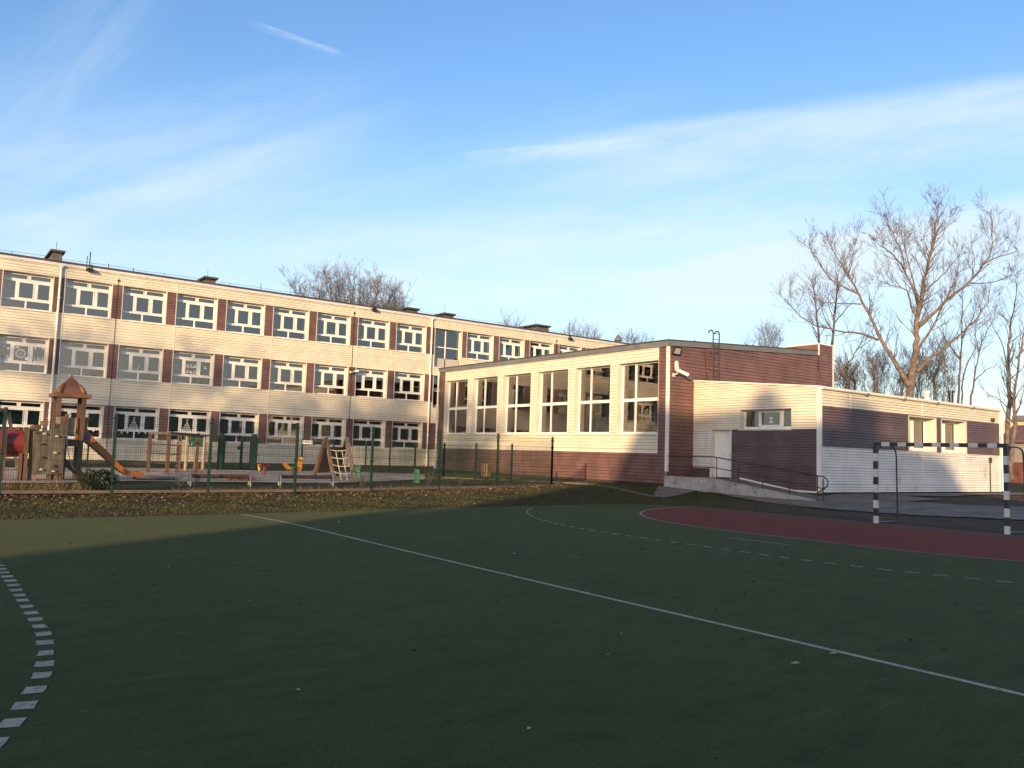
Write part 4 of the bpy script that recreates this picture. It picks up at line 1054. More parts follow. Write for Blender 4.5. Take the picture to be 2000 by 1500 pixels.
# ------------------------------------------------------------------ play tower
c0 = hit(133, 937); TX, TY, TZ = c0.x, c0.y, c0.z
T = thing('play_tower', 'wooden play tower with a peaked brown roof, orange slide and red tunnel', 'play tower', c0)
Yf = TY-.38; Yb = TY+.38
pxx = lambda px, py, y: on_y(px, py, y)
xl_, xr_ = pxx(108, 880, Yf).x, pxx(157, 880, Yf).x
zbrim = pxx(131, 775, Yf-.2).z
for x in (xl_, xr_):
    for y in (Yf, Yb): part(MB().box(x-.055, x+.055, y-.055, y+.055, TZ-.2, zbrim+.02), 'post', M['wood'], T)
xm = (xl_+xr_)/2; br = .49
mb = MB().box(xm-br, xm+br, TY-br, TY+br, zbrim, zbrim+.11)
rt = part(mb, 'roof_brim', M['orange_brown'], T)
mb = MB(); levels = [(0, .34), (.10, .325), (.22, .265), (.33, .185), (.43, .10), (.50, .03), (.60, .008)]
for q in range(4):                                         # four curved roof leaves standing on the brim
    a = q*pi/2; e1 = V((cos(a), sin(a), 0)); e2 = V((-sin(a), cos(a), 0)); vs = []
    for z, w_ in levels:
        for s in (-1, -.5, 0, .5, 1): vs.append(V((xm, TY, zbrim+.11+z))+e1*(w_*(1.0 if abs(s) < .9 else .86))+e2*(w_*.92*s))
    mb.add(vs, [(5*i+j, 5*i+j+1, 5*i+j+6, 5*i+j+5) for i in range(len(levels)-1) for j in range(4)])
for sx, sy_ in ((-1, -1), (1, -1), (1, 1), (-1, 1)):       # rounded shoulders at the corners
    pts = [(xm+sx*.33, TY+sy_*.33, zbrim+.11), (xm+sx*.28, TY+sy_*.28, zbrim+.24), (xm+sx*.21, TY+sy_*.21, zbrim+.36), (xm+sx*.15, TY+sy_*.15, zbrim+.38)]
    mb.tube(pts, [.07, .065, .05, .02], 8)
part(mb, 'roof', M['orange_brown'], T, True)
zd = pxx(140, 858, Yf).z
part(MB().box(xl_, xr_, Yf, Yb, zd-.1, zd), 'deck', M['wood'], T)
za, zb_ = pxx(140, 848, Yf).z, pxx(140, 816, Yf).z
xa, xb = pxx(131.5, 830, Yf).x, pxx(148, 830, Yf).x
f = part(MB().box(xa, xb, Yf-.07, Yf-.04, za, zb_), 'side_panel', M['panel_beige'], T)
bm_ = MB()
for x in (xa+.04, xb-.04):
    for z in (za+.04, zb_-.04): bm_.box(x-.012, x+.012, Yf-.08, Yf-.07, z-.012, z+.012)
part(bm_, 'bolt', M['black'], f)
part(MB().box(pxx(108, 830, Yf).x, pxx(117, 830, Yf).x, Yf-.07, Yf-.04, pxx(110, 835, Yf).z, zb_), 'side_panel', M['panel_beige'], T)
for px_, ty_ in ((121.5, 813), (129.5, 809)):
    x = pxx(px_, 830, Yf-.15).x; part(MB().box(x-.05, x+.05, Yf-.2, Yf-.1, TZ-.1, pxx(px_, ty_, Yf-.15).z), 'post', M['wood'], T)
part(MB().box(xl_, xr_, Yf-.03, Yf+.03, zd-.2, zd-.1), 'cross_beam', M['wood'], T)
for q in range(3): part(MB().box(xl_+.06, xr_-.06, Yb-.03, Yb+.03, zd+.15+q*.2, zd+.2+q*.2), 'rail', M['wood'], T)
# slide
ys0 = TY-.28
outl = [(152, 816), (164, 814.5), (178, 815.5), (172, 825), (170.5, 836), (174, 846), (190, 862), (219, 890), (235, 908), (250, 919), (265, 922), (279, 922), (281, 926), (277, 931), (262, 931), (248, 928), (233, 919), (215, 902), (185, 876), (165, 860), (152, 857)]
S_ = None
for dy in (0., .50):
    pl3 = [pxx(x, y, ys0) for x, y in outl]; pl3 = [V((q.x, q.y+dy, q.z)) for q in pl3]
    mb = MB().prism(pl3, (0, .04, 0)); o = part(mb, 'slide' if S_ is None else 'slide_side', M['orange'], T if S_ is None else S_)
    if S_ is None: S_ = o
bed = [(156, 850), (168, 857), (187, 870), (217, 897), (234, 914), (248, 924), (262, 928), (279, 928)]
b3 = [pxx(x, y, ys0+.02) for x, y in bed]; vs = []
for q in b3: vs += [q, q+V((0, .5, 0))]
part(MB().add(vs, [(2*i, 2*i+2, 2*i+3, 2*i+1) for i in range(len(b3)-1)]), 'slide_bed', M['orange'], S_)
q = pxx(170, 855, ys0-.006); part(MB().add([(q.x+.10*cos(2*pi*k/14), q.y, q.z+.075*sin(2*pi*k/14)) for k in range(14)], [tuple(range(14))]), 'sticker', M['blue'], S_)
q = pxx(262, 931, ys0+.25); part(MB().box(q.x-.05, q.x+.05, ys0+.2, ys0+.3, TZ-.3, q.z), 'slide_foot', M['wood'], S_)
# plank ramp under the tower
a_ = pxx(122, 899, Yf-.1); b_ = pxx(165, 933, Yf-.1); part(MB().bar(a_, b_, .3, .16), 'plank_ramp', M['wood'], T)
# climbing wall with holds
cw = hit(92, 941); Yc = cw.y
out = [(65, 842), (80, 842), (97, 840), (112, 836), (128.5, 834), (127, 860), (125, 890), (122.5, 925), (100, 926.5), (62, 926)]
pp = [pxx(x, y, Yc) for x, y in out]; CW = part(MB().prism(pp, (0, .06, 0)), 'climbing_wall', M['ply_grey'], T)
for px_, py_2, sc_ in ((88, 848, 1.), (112, 853, .9), (83, 868, .8), (109, 885, 1.), (84, 894, .8), (106, 911, .8), (81, 918, 1.), (105, 921, .9), (72, 846, .6), (122, 880, .5)):
    q = pxx(px_, py_2, Yc-.02); mb = MB(); r_ = .055*sc_
    mb.tube([(q.x-r_, q.y, q.z), (q.x-r_*.4, q.y-.03, q.z+r_*.35), (q.x+r_*.4, q.y-.035, q.z+r_*.1), (q.x+r_, q.y, q.z-r_*.2)], [r_*.3, r_*.55, r_*.5, r_*.2], 7)
    part(mb, 'climbing_hold', M['rope'] if sc_ > .85 else M['steel_dark'], CW, True)
for px_, tp in ((66.5, 841), (94, 900), (109, 900), (119, 900), (57, 838)):
    x = pxx(px_, 930, Yc+.1).x; part(MB().box(x-.045, x+.045, Yc+.07, Yc+.17, TZ-.2, pxx(px_, tp, Yc+.1).z), 'post', M['wood_pale' if px_ == 66.5 else 'wood'], T)
# tunnel
Yt = Yc+.45; p0 = pxx(-40, 868, Yt); p1 = pxx(44, 866, Yt); rad = .36
TU = part(MB().tube([p0, p1], rad, 24, False), 'tunnel', M['red_plastic'], T, True)
nn = 24; fl = MB(); vs = []
for k in range(nn):
    a = 2*pi*k/nn; vs += [(p1.x, p1.y+rad*.9*cos(a), p1.z+rad*.9*sin(a)), (p1.x, p1.y+rad*1.22*cos(a), p1.z+rad*1.22*sin(a)), (p1.x+.05, p1.y+rad*1.22*cos(a), p1.z+rad*1.22*sin(a)), (p1.x+.05, p1.y+rad*.9*cos(a), p1.z+rad*.9*sin(a))]
fl.add(vs, [(4*k+j, 4*k+(j+1) % 4, 4*((k+1) % nn)+(j+1) % 4, 4*((k+1) % nn)+j) for k in range(nn) for j in range(4)])
part(fl, 'tunnel_flange', M['red_plastic'], TU)
bm_ = MB()
for k in range(10):
    a = 2*pi*k/10+.2; bm_.box(p1.x-.012, p1.x, p1.y+rad*1.1*cos(a)-.012, p1.y+rad*1.1*cos(a)+.012, p1.z+rad*1.1*sin(a)-.012, p1.z+rad*1.1*sin(a)+.012)
part(bm_, 'bolt', M['offwhite'], TU)
for px_, tp in ((48, 834), (41, 885), (5, 842)):
    x = pxx(px_, 900, Yc+.02).x; part(MB().box(x-.06, x+.06, Yc-.04, Yc+.08, TZ-.2, pxx(px_, tp, Yc).z), 'post', M['wood'], T)
part(MB().box(pxx(50, 850, Yt).x, pxx(62, 850, Yt).x, Yt-.3, Yt+.3, pxx(55, 885, Yt).z, pxx(55, 840, Yt).z), 'end_panel', M['ply_grey'], T)
part(MB().bar(pxx(2, 841, Yt+.2), pxx(40, 836, Yt+.2), .3, .08), 'tunnel_roof', M['wood'], T)
part(MB().bar(pxx(60, 836, Yt), pxx(80, 834, Yt), .2, .14), 'cross_beam', M['wood'], T)
part(MB().box(pxx(80, 828, Yt+.3).x, pxx(94, 828, Yt+.3).x, Yt+.2, Yt+.5, pxx(85, 831, Yt+.3).z, pxx(85, 822, Yt+.3).z), 'crate_panel', M['wood_pale'], T)
mb = MB()
for px_ in (84, 87.5, 91): q = pxx(px_, 836, Yt+.3); mb.tube([(q.x, Yt+.3, pxx(px_, 842, Yt+.3).z), (q.x, Yt+.3, pxx(px_, 830, Yt+.3).z)], .015, 6)
part(mb, 'handle_bar', M['steel_grey'], T)
mb = MB(); q0 = pxx(129, 850, Yf-.2); q1 = pxx(148, 918, Yf-.6); pts = [q0.lerp(q1, k/8)+V((0, 0, -.25*sin(pi*k/8))) for k in range(9)]; mb.tube(pts, .012, 6); part(mb, 'rope', M['rope'], T)

# swing frame at the far left
q = hit(18, 921); Ys = q.y
t = thing('swing_frame', 'dark wooden swing frame with slanted beams behind the red tunnel', 'swing', q)
for a_, b_ in (((16, 800), (-18, 921)), ((16, 800), (36, 921))): part(MB().bar(pxx(*a_, Ys), pxx(*b_, Ys)-V((0, 0, .1)), .1, .1), 'leg', M['wood_pale'], t)
part(MB().bar(pxx(16, 801, Ys), V((-5.6, Ys+1.2, pxx(16, 801, Ys).z)), .1, .1), 'top_beam', M['wood'], t)
part(MB().bar(V((-5.6, Ys+1.2, pxx(16, 801, Ys).z)), V((-5.9, Ys+.4, GZ-.1)), .1, .1), 'leg', M['wood_pale'], t)
part(MB().bar(V((-5.6, Ys+1.2, pxx(16, 801, Ys).z)), V((-5.2, Ys+2., GZ-.1)), .1, .1), 'leg', M['wood_pale'], t)

# climbing frame with rungs and rings
q = hit(325.5, 928); t = thing('climbing_frame', 'brown timber climbing frame with ladder rungs and hanging rings beside the slide', 'climbing frame', q)
bs = [(289, 923, 844, 293), (325.5, 928, 845, 329), (345, 924, 848, 348.5), (382.5, 924, 846, 387.5)]
tops = []
for bx, by, ty, tx in bs:
    b0 = hit(bx, by); tz = at_dist(tx, ty, math.hypot(b0.x, b0.y)).z; part(MB().box(b0.x-.055, b0.x+.055, b0.y-.055, b0.y+.055, b0.z-.2, tz), 'post', M['wood'], t); tops.append(V((b0.x, b0.y, tz)))
zt_ = tops[1].z-.02
fl_ = [V((p.x, p.y, zt_)) for p in tops]
for i, j in ((0, 1), (0, 2), (1, 3), (2, 3)): part(MB().bar(fl_[i]+V((0, 0, .005*i)), fl_[j]+V((0, 0, .005*i)), .08, .09), 'top_beam', M['bark_dark'], t)
for i, j in ((0, 1), (1, 2)):
    for z in (.45, .8, 1.15): part(MB().tube([V((tops[i].x, tops[i].y, tops[i].z-z)), V((tops[j].x, tops[j].y, tops[i].z-z))], .022, 6), 'rung', M['steel_brown'], t)
for k in (.3, .5, .72):
    p = fl_[1].lerp(fl_[3], k); n = 12
    part(MB().tube([p, p-V((0, 0, .28))], .008, 5).tube([p+V((.07*cos(2*pi*m_/n), 0, -.35+.07*sin(2*pi*m_/n))) for m_ in range(n+1)], .012, 5, False), 'ring', M['rope'], t)
# small play house with a green wall
q = hit(380, 920); t = thing('play_house', 'small playground shelter on pale round posts with a green wall panel', 'play house', q)
pp = []
for bx, by, ty, tx in ((362, 920, 852, 366), (395.5, 920, 853, 400), (306, 914, 846, 307)):
    b0 = hit(bx, by); tz = at_dist(tx, ty, math.hypot(b0.x, b0.y)).z
    if bx == 306: continue
    part(MB().tube([b0-V((0, 0, .2)), V((b0.x, b0.y, tz))], .075, 10), 'post', M['timber_log'], t); pp.append(V((b0.x, b0.y, tz)))
dv = (pp[1]-pp[0]); fb = V((0, 1.1, 0))
for p in pp: part(MB().tube([V((p.x, p.y+1.1, GZ-.2)), p+fb], .075, 10), 'post', M['timber_log'], t)
a_, b_ = pp[0]+V((0, 0, .02)), pp[1]+V((0, 0, .02))
part(MB().prism([a_-dv*.1-fb*.1, b_+dv*.25-fb*.1, b_+dv*.25+fb*1.1, a_-dv*.1+fb*1.1], (0, 0, .08)), 'roof', M['ply_grey'], t)
dd_ = math.hypot(pp[0].x, pp[0].y); z0_ = at_dist(385, 873, dd_).z; z1_ = pp[0].z-.03
part(MB().prism([V((a_.x+.06, a_.y, z0_)), V((b_.x-.0, b_.y, z0_)), V((b_.x-.0, b_.y, z1_)), V((a_.x+.06, a_.y, z1_))], (0, .04, 0)), 'wall_panel', M['green_plastic'], t)
# A-frame climber
L1, L2, R1, R2 = hit(610, 937), hit(654, 937), hit(657, 931), hit(694, 943)
def apex(a, b, px, py): m_ = (a+b)/2; return V((m_.x, m_.y, at_dist(px, py, math.hypot(m_.x, m_.y)).z))
aL, aR = apex(L1, L2, 635, 855), apex(R1, R2, 679, 856)
t = thing('rope_climber', 'brown A shaped climbing frame with a timber wall and a pale rope net', 'climbing frame', (L1+R2)/2)
for f_, a_ in ((L1, aL), (L2, aL), (R1, aR), (R2, aR)): part(MB().bar(f_-V((0, 0, .1)), a_, .13, .10), 'leg', M['wood_pale' if f_ in (L2, R2) else 'wood'], t)
for a_, b_, c_ in ((aL, L1, L2), (aR, R1, R2)):
    u_ = a_.lerp(b_, .24); v_ = a_.lerp(c_, .24); part(MB().prism([a_+V((0, 0, .05)), u_, v_], (aR-aL).normalized()*.03-V((0, 0, 0))), 'gusset', M['wood_pale'], t)
part(MB().bar(aL.lerp(L1, .25), aR.lerp(R1, .25), .1, .1), 'top_beam', M['wood'], t)
q = [aL.lerp(L1, .25), aR.lerp(R1, .25), aR.lerp(R1, .84), aL.lerp(L1, .84)]; part(MB().prism(q, (aR-aL).cross(V((0, 0, 1))).normalized()*.03), 'board_wall', M['wood'], t)
def net(u, v):
    l_ = aL.lerp(L2, v); r_ = aR.lerp(R2, v); return l_.lerp(r_, u)-V((0, 0, .06*sin(pi*u)))
for v_ in (.27, .45, .63, .8): part(MB().tube([net(k/8, v_) for k in range(9)], .018, 6), 'rope', M['rope'], t)
for u_ in (.36, .66): part(MB().tube([net(u_, .27+.72*k/8) for k in range(9)], .018, 6), 'rope', M['rope'], t)
# spring riders
def cut(root, name, pxs, y, th, mt, dy=0.):
    pl3 = [on_y(x, y_, y) for x, y_ in pxs]; pl3 = [V((p.x, p.y+dy, p.z)) for p in pl3]; return part(MB().prism(pl3, (0, th, 0)), name, M[mt], root)
def spring(root, base, h, r=.07):
    pts = [base+V((r*cos(k*.9), r*sin(k*.9), h*k/28)) for k in range(29)]
    part(MB().tube(pts, .014, 5), 'spring', M['red_plastic'], root); part(MB().box(base.x-.14, base.x+.14, base.y-.14, base.y+.14, base.z-.05, base.z+.02), 'base_plate', M['steel_grey'], root)
q = hit(572, 934); t = thing('spring_rider', 'orange rooster shaped spring rider with a green seat', 'spring rider', q, 'spring riders in the sand'); y = q.y
spring(t, q, at_dist(572, 918, math.hypot(q.x, q.y)).z-q.z)
cut(t, 'tail_board', [(552.5, 908), (554, 904), (558, 903), (562, 906), (564.5, 911), (571, 912), (571, 917), (567, 918), (565, 916), (561, 917.5), (559, 914), (556.5, 913.5), (556, 911)], y, .05, 'rooster')
cut(t, 'chest_board', [(580, 917), (579, 912), (582, 908), (582, 903), (581, 900), (584, 897), (585, 894), (589, 894), (591, 897.5), (590, 902), (590.5, 908), (590, 914), (587.5, 919), (583.5, 920)], y, .05, 'rooster')
cut(t, 'comb', [(585, 895), (584.5, 892.5), (587, 893.3), (589, 892), (590, 894), (592, 894), (591.5, 897), (589, 896)], y, .03, 'yellow', -.02)
cut(t, 'seat', [(569.5, 912), (580, 911.5), (580, 915.5), (569.5, 917)], y-.12, .30, 'green_plastic')
q0 = on_y(584, 899, y); part(MB().tube([q0-V((0, .16, 0)), q0+V((0, .2, 0))], .018, 6), 'handle', M['steel_dark'], t)
q = hit(516, 929); t = thing('spring_rider', 'small red and yellow spring rider behind the rooster one', 'spring rider', q, 'spring riders in the sand'); y = q.y
spring(t, q, at_dist(516, 913, math.hypot(q.x, q.y)).z-q.z, .09)
cut(t, 'back_board', [(504, 908), (506.5, 905.5), (509, 907), (508.5, 913), (507.5, 919), (505, 919)], y, .05, 'yellow')
cut(t, 'seat', [(507, 907), (511, 908.5), (521, 909.5), (522, 911.5), (512, 912), (507, 912)], y-.12, .30, 'red_plastic')
cut(t, 'head_board', [(522, 909), (523, 905.5), (526, 905), (528, 908), (526.5, 911.5), (523, 912)], y, .05, 'red_plastic')
# balance beams with steel hoops
def beam(pa, pb, label, mt):
    q = hit(*pa[1]); t = thing('balance_beam', label, 'balance beam', q, 'balance beams by the near fence')
    for (top, nearp, farp) in (pa, pb):
        n_, f_ = hit(*nearp), hit(*farp); m_ = (n_+f_)/2; zt = at_dist(top[0], top[1], math.hypot(m_.x, m_.y)).z; r_ = (n_-f_).length/2; dirn = (n_-f_).normalized()
        if r_ > .35: r_ = .35
        pts = [m_+dirn*r_+V((0, 0, -.1))]+[V((m_.x, m_.y, zt-r_))+dirn*(r_*cos(a))+V((0, 0, r_*sin(a))) for a in [pi*k/10 for k in range(11)]]+[m_-dirn*r_+V((0, 0, -.1))]
        part(MB().tube(pts, .035, 8), 'hoop', M['steel_grey'], t)
    a_, b_ = [(hit(*p[1])+hit(*p[2]))/2 for p in (pa, pb)]; h = .26
    part(MB().tube([a_+V((0, 0, h)), b_+V((0, 0, h))], .06, 10), 'beam', M[mt], t)
def beam2(xa, xb, label, mt):
    beam(((xa+3, 923), (xa+9, 952), (xa, 944)), ((xb+3, 923.5), (xb+9, 952), (xb, 944)), label, mt)
beam2(366, 483, 'reddish balance beam between grey hoops left of the rooster rider', 'wood'); beam2(542, 645, 'brown balance beam between grey hoops below the rope climber', 'steel_brown')
# odds and ends in the playground
def green_post(px, y0, y1, label):
    q = hit(px, y1); h = at_dist(px, y0, math.hypot(q.x, q.y)).z-q.z; t = thing('green_post', label, 'post', q, 'pale green posts in the sand')
    part(MB().box(q.x-.07, q.x+.07, q.y-.04, q.y+.04, q.z-.1, q.z+h*.93).tube([(q.x-.07, q.y, q.z+h*.93), (q.x+.07, q.y, q.z+h*.93)], .04, 8), 'board', M['green_pale'], t)
    for s in (-.075, .075): part(MB().box(q.x+s-.015, q.x+s+.015, q.y-.06, q.y+.06, q.z-.1, q.z+h*.9), 'edge_strip', M['green_plastic'], t)
green_post(698, 908, 936, 'pale green post beside the rope climber'); green_post(813.5, 917, 943, 'pale green post near the low fence corner')
q = hit(305, 939); mb = MB(); pts = []
n = 22
for k in range(n): a = 2*pi*k/n; pts.append((q.x+.62*cos(a), q.y+.42*sin(a)*(1+.2*sin(3*a)), q.z+.05+.025*sin(2*a)))
mb.prism(pts, (0, 0, .04)); o = mb.build('rubber_mat', M['black'], None, base=q); tag(o, 'dark rubber mat lying on the sand by the slide end', 'mat')
q = hit(949, 946); t = thing('litter_bin', 'wooden slatted litter bin on a thin post behind the near fence', 'litter bin', q)
zb0, zb1 = at_dist(949, 930.5, math.hypot(q.x, q.y)).z, at_dist(949, 905.5, math.hypot(q.x, q.y)).z
part(MB().tube([q-V((0, 0, .1)), V((q.x, q.y, zb0+.05))], .025, 8), 'post', M['steel_dark'], t)
part(MB().tube([V((q.x, q.y, zb0)), V((q.x, q.y, zb1-.03))], .135, 14), 'liner', M['steel_dark'], t)
for k in range(12):
    a = 2*pi*k/12; c_ = V((q.x+.165*cos(a), q.y+.165*sin(a), 0)); part(MB().bar(c_+V((0, 0, zb0)), c_+V((0, 0, zb1)), .055, .022, up=(cos(a), sin(a), 0)), 'slat', M['wood_pale' if k % 3 else 'orange_brown'], t)
# sign on a post
q = hit(587, 920.5); t = thing('sign', 'small white sign board with dark lettering on a thin post', 'sign', q)
zs0, zs1 = at_dist(597, 867.5, math.hypot(q.x, q.y)).z, at_dist(597, 860, math.hypot(q.x, q.y)).z
dv = V((RT.x, RT.y, 0)).normalized(); dv = V((.98, -.2, 0)).normalized(); fv = V((dv.y, -dv.x, 0))
part(MB().tube([q-V((0, 0, .1)), V((q.x, q.y, zs1))], .025, 6), 'post', M['steel_dark'], t)
sw = .46; a_ = V((q.x, q.y, zs0))+fv*.03+dv*.02
part(MB().prism([a_, a_+dv*sw, a_+dv*sw+V((0, 0, zs1-zs0)), a_+V((0, 0, zs1-zs0))], fv*.012), 'board', M['paper'], t)
cu = bpy.data.curves.new('lettering', 'FONT'); cu.body = 'GARA\u017b'; cu.size = .135; cu.extrude = .001; cu.align_x = 'CENTER'; cu.align_y = 'CENTER'
tmp = bpy.data.objects.new('lettering', cu); COL.objects.link(tmp); dg = bpy.context.evaluated_depsgraph_get(); me = bpy.data.meshes.new_from_object(tmp.evaluated_get(dg)); bpy.data.objects.remove(tmp)
me.materials.clear(); me.materials.append(M['black']); lo = bpy.data.objects.new('lettering', me); COL.objects.link(lo); lo.parent = t
cpos = a_+dv*sw/2+V((0, 0, (zs1-zs0)/2))+fv*.016-base_of(t)
lo.matrix_local = Matrix(((dv.x, 0, fv.x, cpos.x), (dv.y, 0, fv.y, cpos.y), (0, 1, 0, cpos.z), (0, 0, 0, 1)))
# broken white block at the annex foot
q = hit(1903, 961); mb = MB().box(q.x-.18, q.x+.2, q.y-.1, q.y+.1, q.z, q.z+.16).box(q.x-.16, q.x-.05, q.y-.08, q.y+.06, q.z+.16, q.z+.36).box(q.x+.06, q.x+.18, q.y-.06, q.y+.08, q.z+.16, q.z+.24)
o = mb.build('broken_block', M['stone'], None, base=q); tag(o, 'broken white stone block lying at the foot of the sunlit annex wall', 'stone block')
# curled leaves lying on the court
def curled(px, py, s, label):
    q = on_z(px, py, .012); mb = MB(); vs = []; n = 8
    for i in range(n+1):
        for j in (-1, -.4, .4, 1):
            u = i/n; w_ = .38*sin(pi*min(1, u*.92+.06))**.8*(1+.18*sin(i*2.3+j)); vs.append(q+V((s*(u-.5)*.9+s*.1*j*sin(u*5), s*w_*j-.3*s*(u-.5), .004+s*.22*abs(j)**1.5*(.4+.6*u)+s*.1*u*u)))
    mb.add(vs, [(4*i+j, 4*i+j+1, 4*i+5+j, 4*i+4+j) for i in range(n) for j in range(3)])
    o = mb.build('fallen_leaf', M['stone_leaf'], None, True, base=q); tag(o, label, 'leaf', 'big curled leaves on the court')

curled(1630, 1279, .085, 'pale curled dry leaf lying right beside the white centre line'); curled(1554, 1299, .07, 'pale curled dry leaf alone on the dark green carpet')

# ------------------------------------------------------------------ shrubs
def leafy(name, label, c, rx, ry, rz, n, mt, cat='shrub', size=.035, seed=1):
    rnd = random.Random(seed); t = thing(name, label, cat, c); mb = MB()
    for k in range(n):
        while True:
            d_ = V((rnd.gauss(0, 1), rnd.gauss(0, 1), rnd.gauss(0, 1)))
            if d_.length > .1: break
        d_.normalize(); rr = .62+.38*rnd.random()**.5; rr *= 1+.14*sin(d_.x*7+d_.z*5)+.1*sin(d_.y*9-d_.x*4)
        p = V((c.x+d_.x*rx*rr, c.y+d_.y*ry*rr, c.z+rz*.9+d_.z*rz*rr))
        if p.z < c.z+.02: continue
        u = V((rnd.gauss(0, 1), rnd.gauss(0, 1), rnd.gauss(0, 1))).normalized(); v = (d_+u*.7).normalized(); w_ = v.cross(u)
        if w_.length < .05: continue
        w_.normalize(); s = size*(.6+.8*rnd.random()); mb.add([p-w_*s*.5, p+v*s*.9+w_*0, p+w_*s*.5, p-v*s*.9], [(0, 1, 2, 3)])
    part(mb, 'foliage', M[mt], t)
    st = MB()
    for k in range(9):
        a = rnd.random()*6.28; st.tube([c-V((0, 0, .1)), c+V((rx*.5*cos(a), ry*.5*sin(a), rz*1.3))], [.02, .006], 5)
    part(st, 'stem', M['bark_dark'], t); return t
q = hit(187, 958); leafy('evergreen_shrub', 'round dark evergreen shrub just inside the near fence', q, .42, .38, .26, 2600, 'evergreen', seed=3)
def twig_bush(px, py, h, n, label, seed, mt='twig'):
    q = hit(px, py); rnd = random.Random(seed); mb = MB()
    for k in range(n):
        a = rnd.random()*6.28; l = h*(.6+.5*rnd.random()); tl = .15+.35*rnd.random(); p = q+V((rnd.gauss(0, .04), rnd.gauss(0, .04), -.03)); pts = [p]; d_ = V((cos(a)*tl, sin(a)*tl, 1)).normalized()
        for s in range(4):
            d_ = (d_+V((rnd.gauss(0, .15), rnd.gauss(0, .15), .05))).normalized(); p = p+d_*l/4; pts.append(p)
            if s > 0:
                e = (d_+V((rnd.gauss(0, .6), rnd.gauss(0, .6), .2))).normalized(); mb.tube([p, p+e*l*.3], [.004, .002], 3, False)
        mb.tube(pts, [.007, .006, .005, .004, .003], 4, False)
    o = mb.build('bare_bush', M[mt], None, base=q); tag(o, label, 'bush', 'small bare bushes inside the near fence')
twig_bush(383, 948, .95, 14, 'leafless bush in front of the green play house wall', 5); twig_bush(345, 951, .5, 12, 'low bare bush left of the first steel hoop', 6); twig_bush(708, 951, .45, 16, 'low bare bush right of the rope climber feet', 7)
twig_bush(838, 949, .6, 12, 'bare bush left of the leaning fence post', 8); twig_bush(900, 948, .35, 12, 'tiny bare bush between leaning fence post and litter bin', 9)
q = hit(470, 940); mb = MB(); rnd = random.Random(4)
for k in range(160):
    p = q+V((rnd.gauss(0, .28), rnd.gauss(0, .25), .03+.12*rnd.random())); s = .03+.03*rnd.random(); u = V((rnd.gauss(0, 1), rnd.gauss(0, 1), rnd.gauss(0, 1))).normalized(); v = u.orthogonal().normalized(); mb.add([p-u*s, p+v*s*.6, p+u*s, p-v*s*.6], [(0, 1, 2, 3)])
for k in range(10): a = k*.63; mb.tube([q-V((0, 0, .03)), q+V((.35*cos(a), .3*sin(a), .25))], .005, 3)
o = mb.build('red_leaved_bush', M['red_leaves'], None, base=q); tag(o, 'small red leaved bush beside the left balance beam', 'bush')

# ------------------------------------------------------------------ trees
def grow(rnd, mbs, p, d, l, r, lev, maxlev, up=.18, seg=5, twig=.011, kids=(4, 6), wob=.16, spread=.75):
    pts = [p]; rs = [r]; q = p; dd = d
    for s in range(seg):
        dd = (dd+V((rnd.gauss(0, wob), rnd.gauss(0, wob), rnd.gauss(0, wob*.6)+up*.5))).normalized(); q = q+dd*l/seg; pts.append(q); rs.append(max(twig*.55, r*(1-.75*(s+1)/seg)))
    (mbs[0] if r > .045 else mbs[1]).tube(pts, rs, 6 if r > .06 else (4 if r > .025 else 3), False)
    if lev >= maxlev: return
    for k in range(rnd.randint(*kids)):
        t = .25+.75*rnd.random(); i = min(seg-1, int(t*seg)); b = pts[i].lerp(pts[i+1], t*seg-i); a = (pts[i+1]-pts[i]).normalized()
        o = a.orthogonal().normalized(); o.rotate(Matrix.Rotation(rnd.random()*6.283, 3, a)); nd = (a+o*(spread*(.6+.7*rnd.random()))+V((0, 0, up))).normalized()
        grow(rnd, mbs, b, nd, l*(.42+.3*rnd.random())*(1.1-.4*t), max(twig, rs[i]*.62), lev+1, maxlev, up, max(3, seg-1), twig, kids, wob, spread)
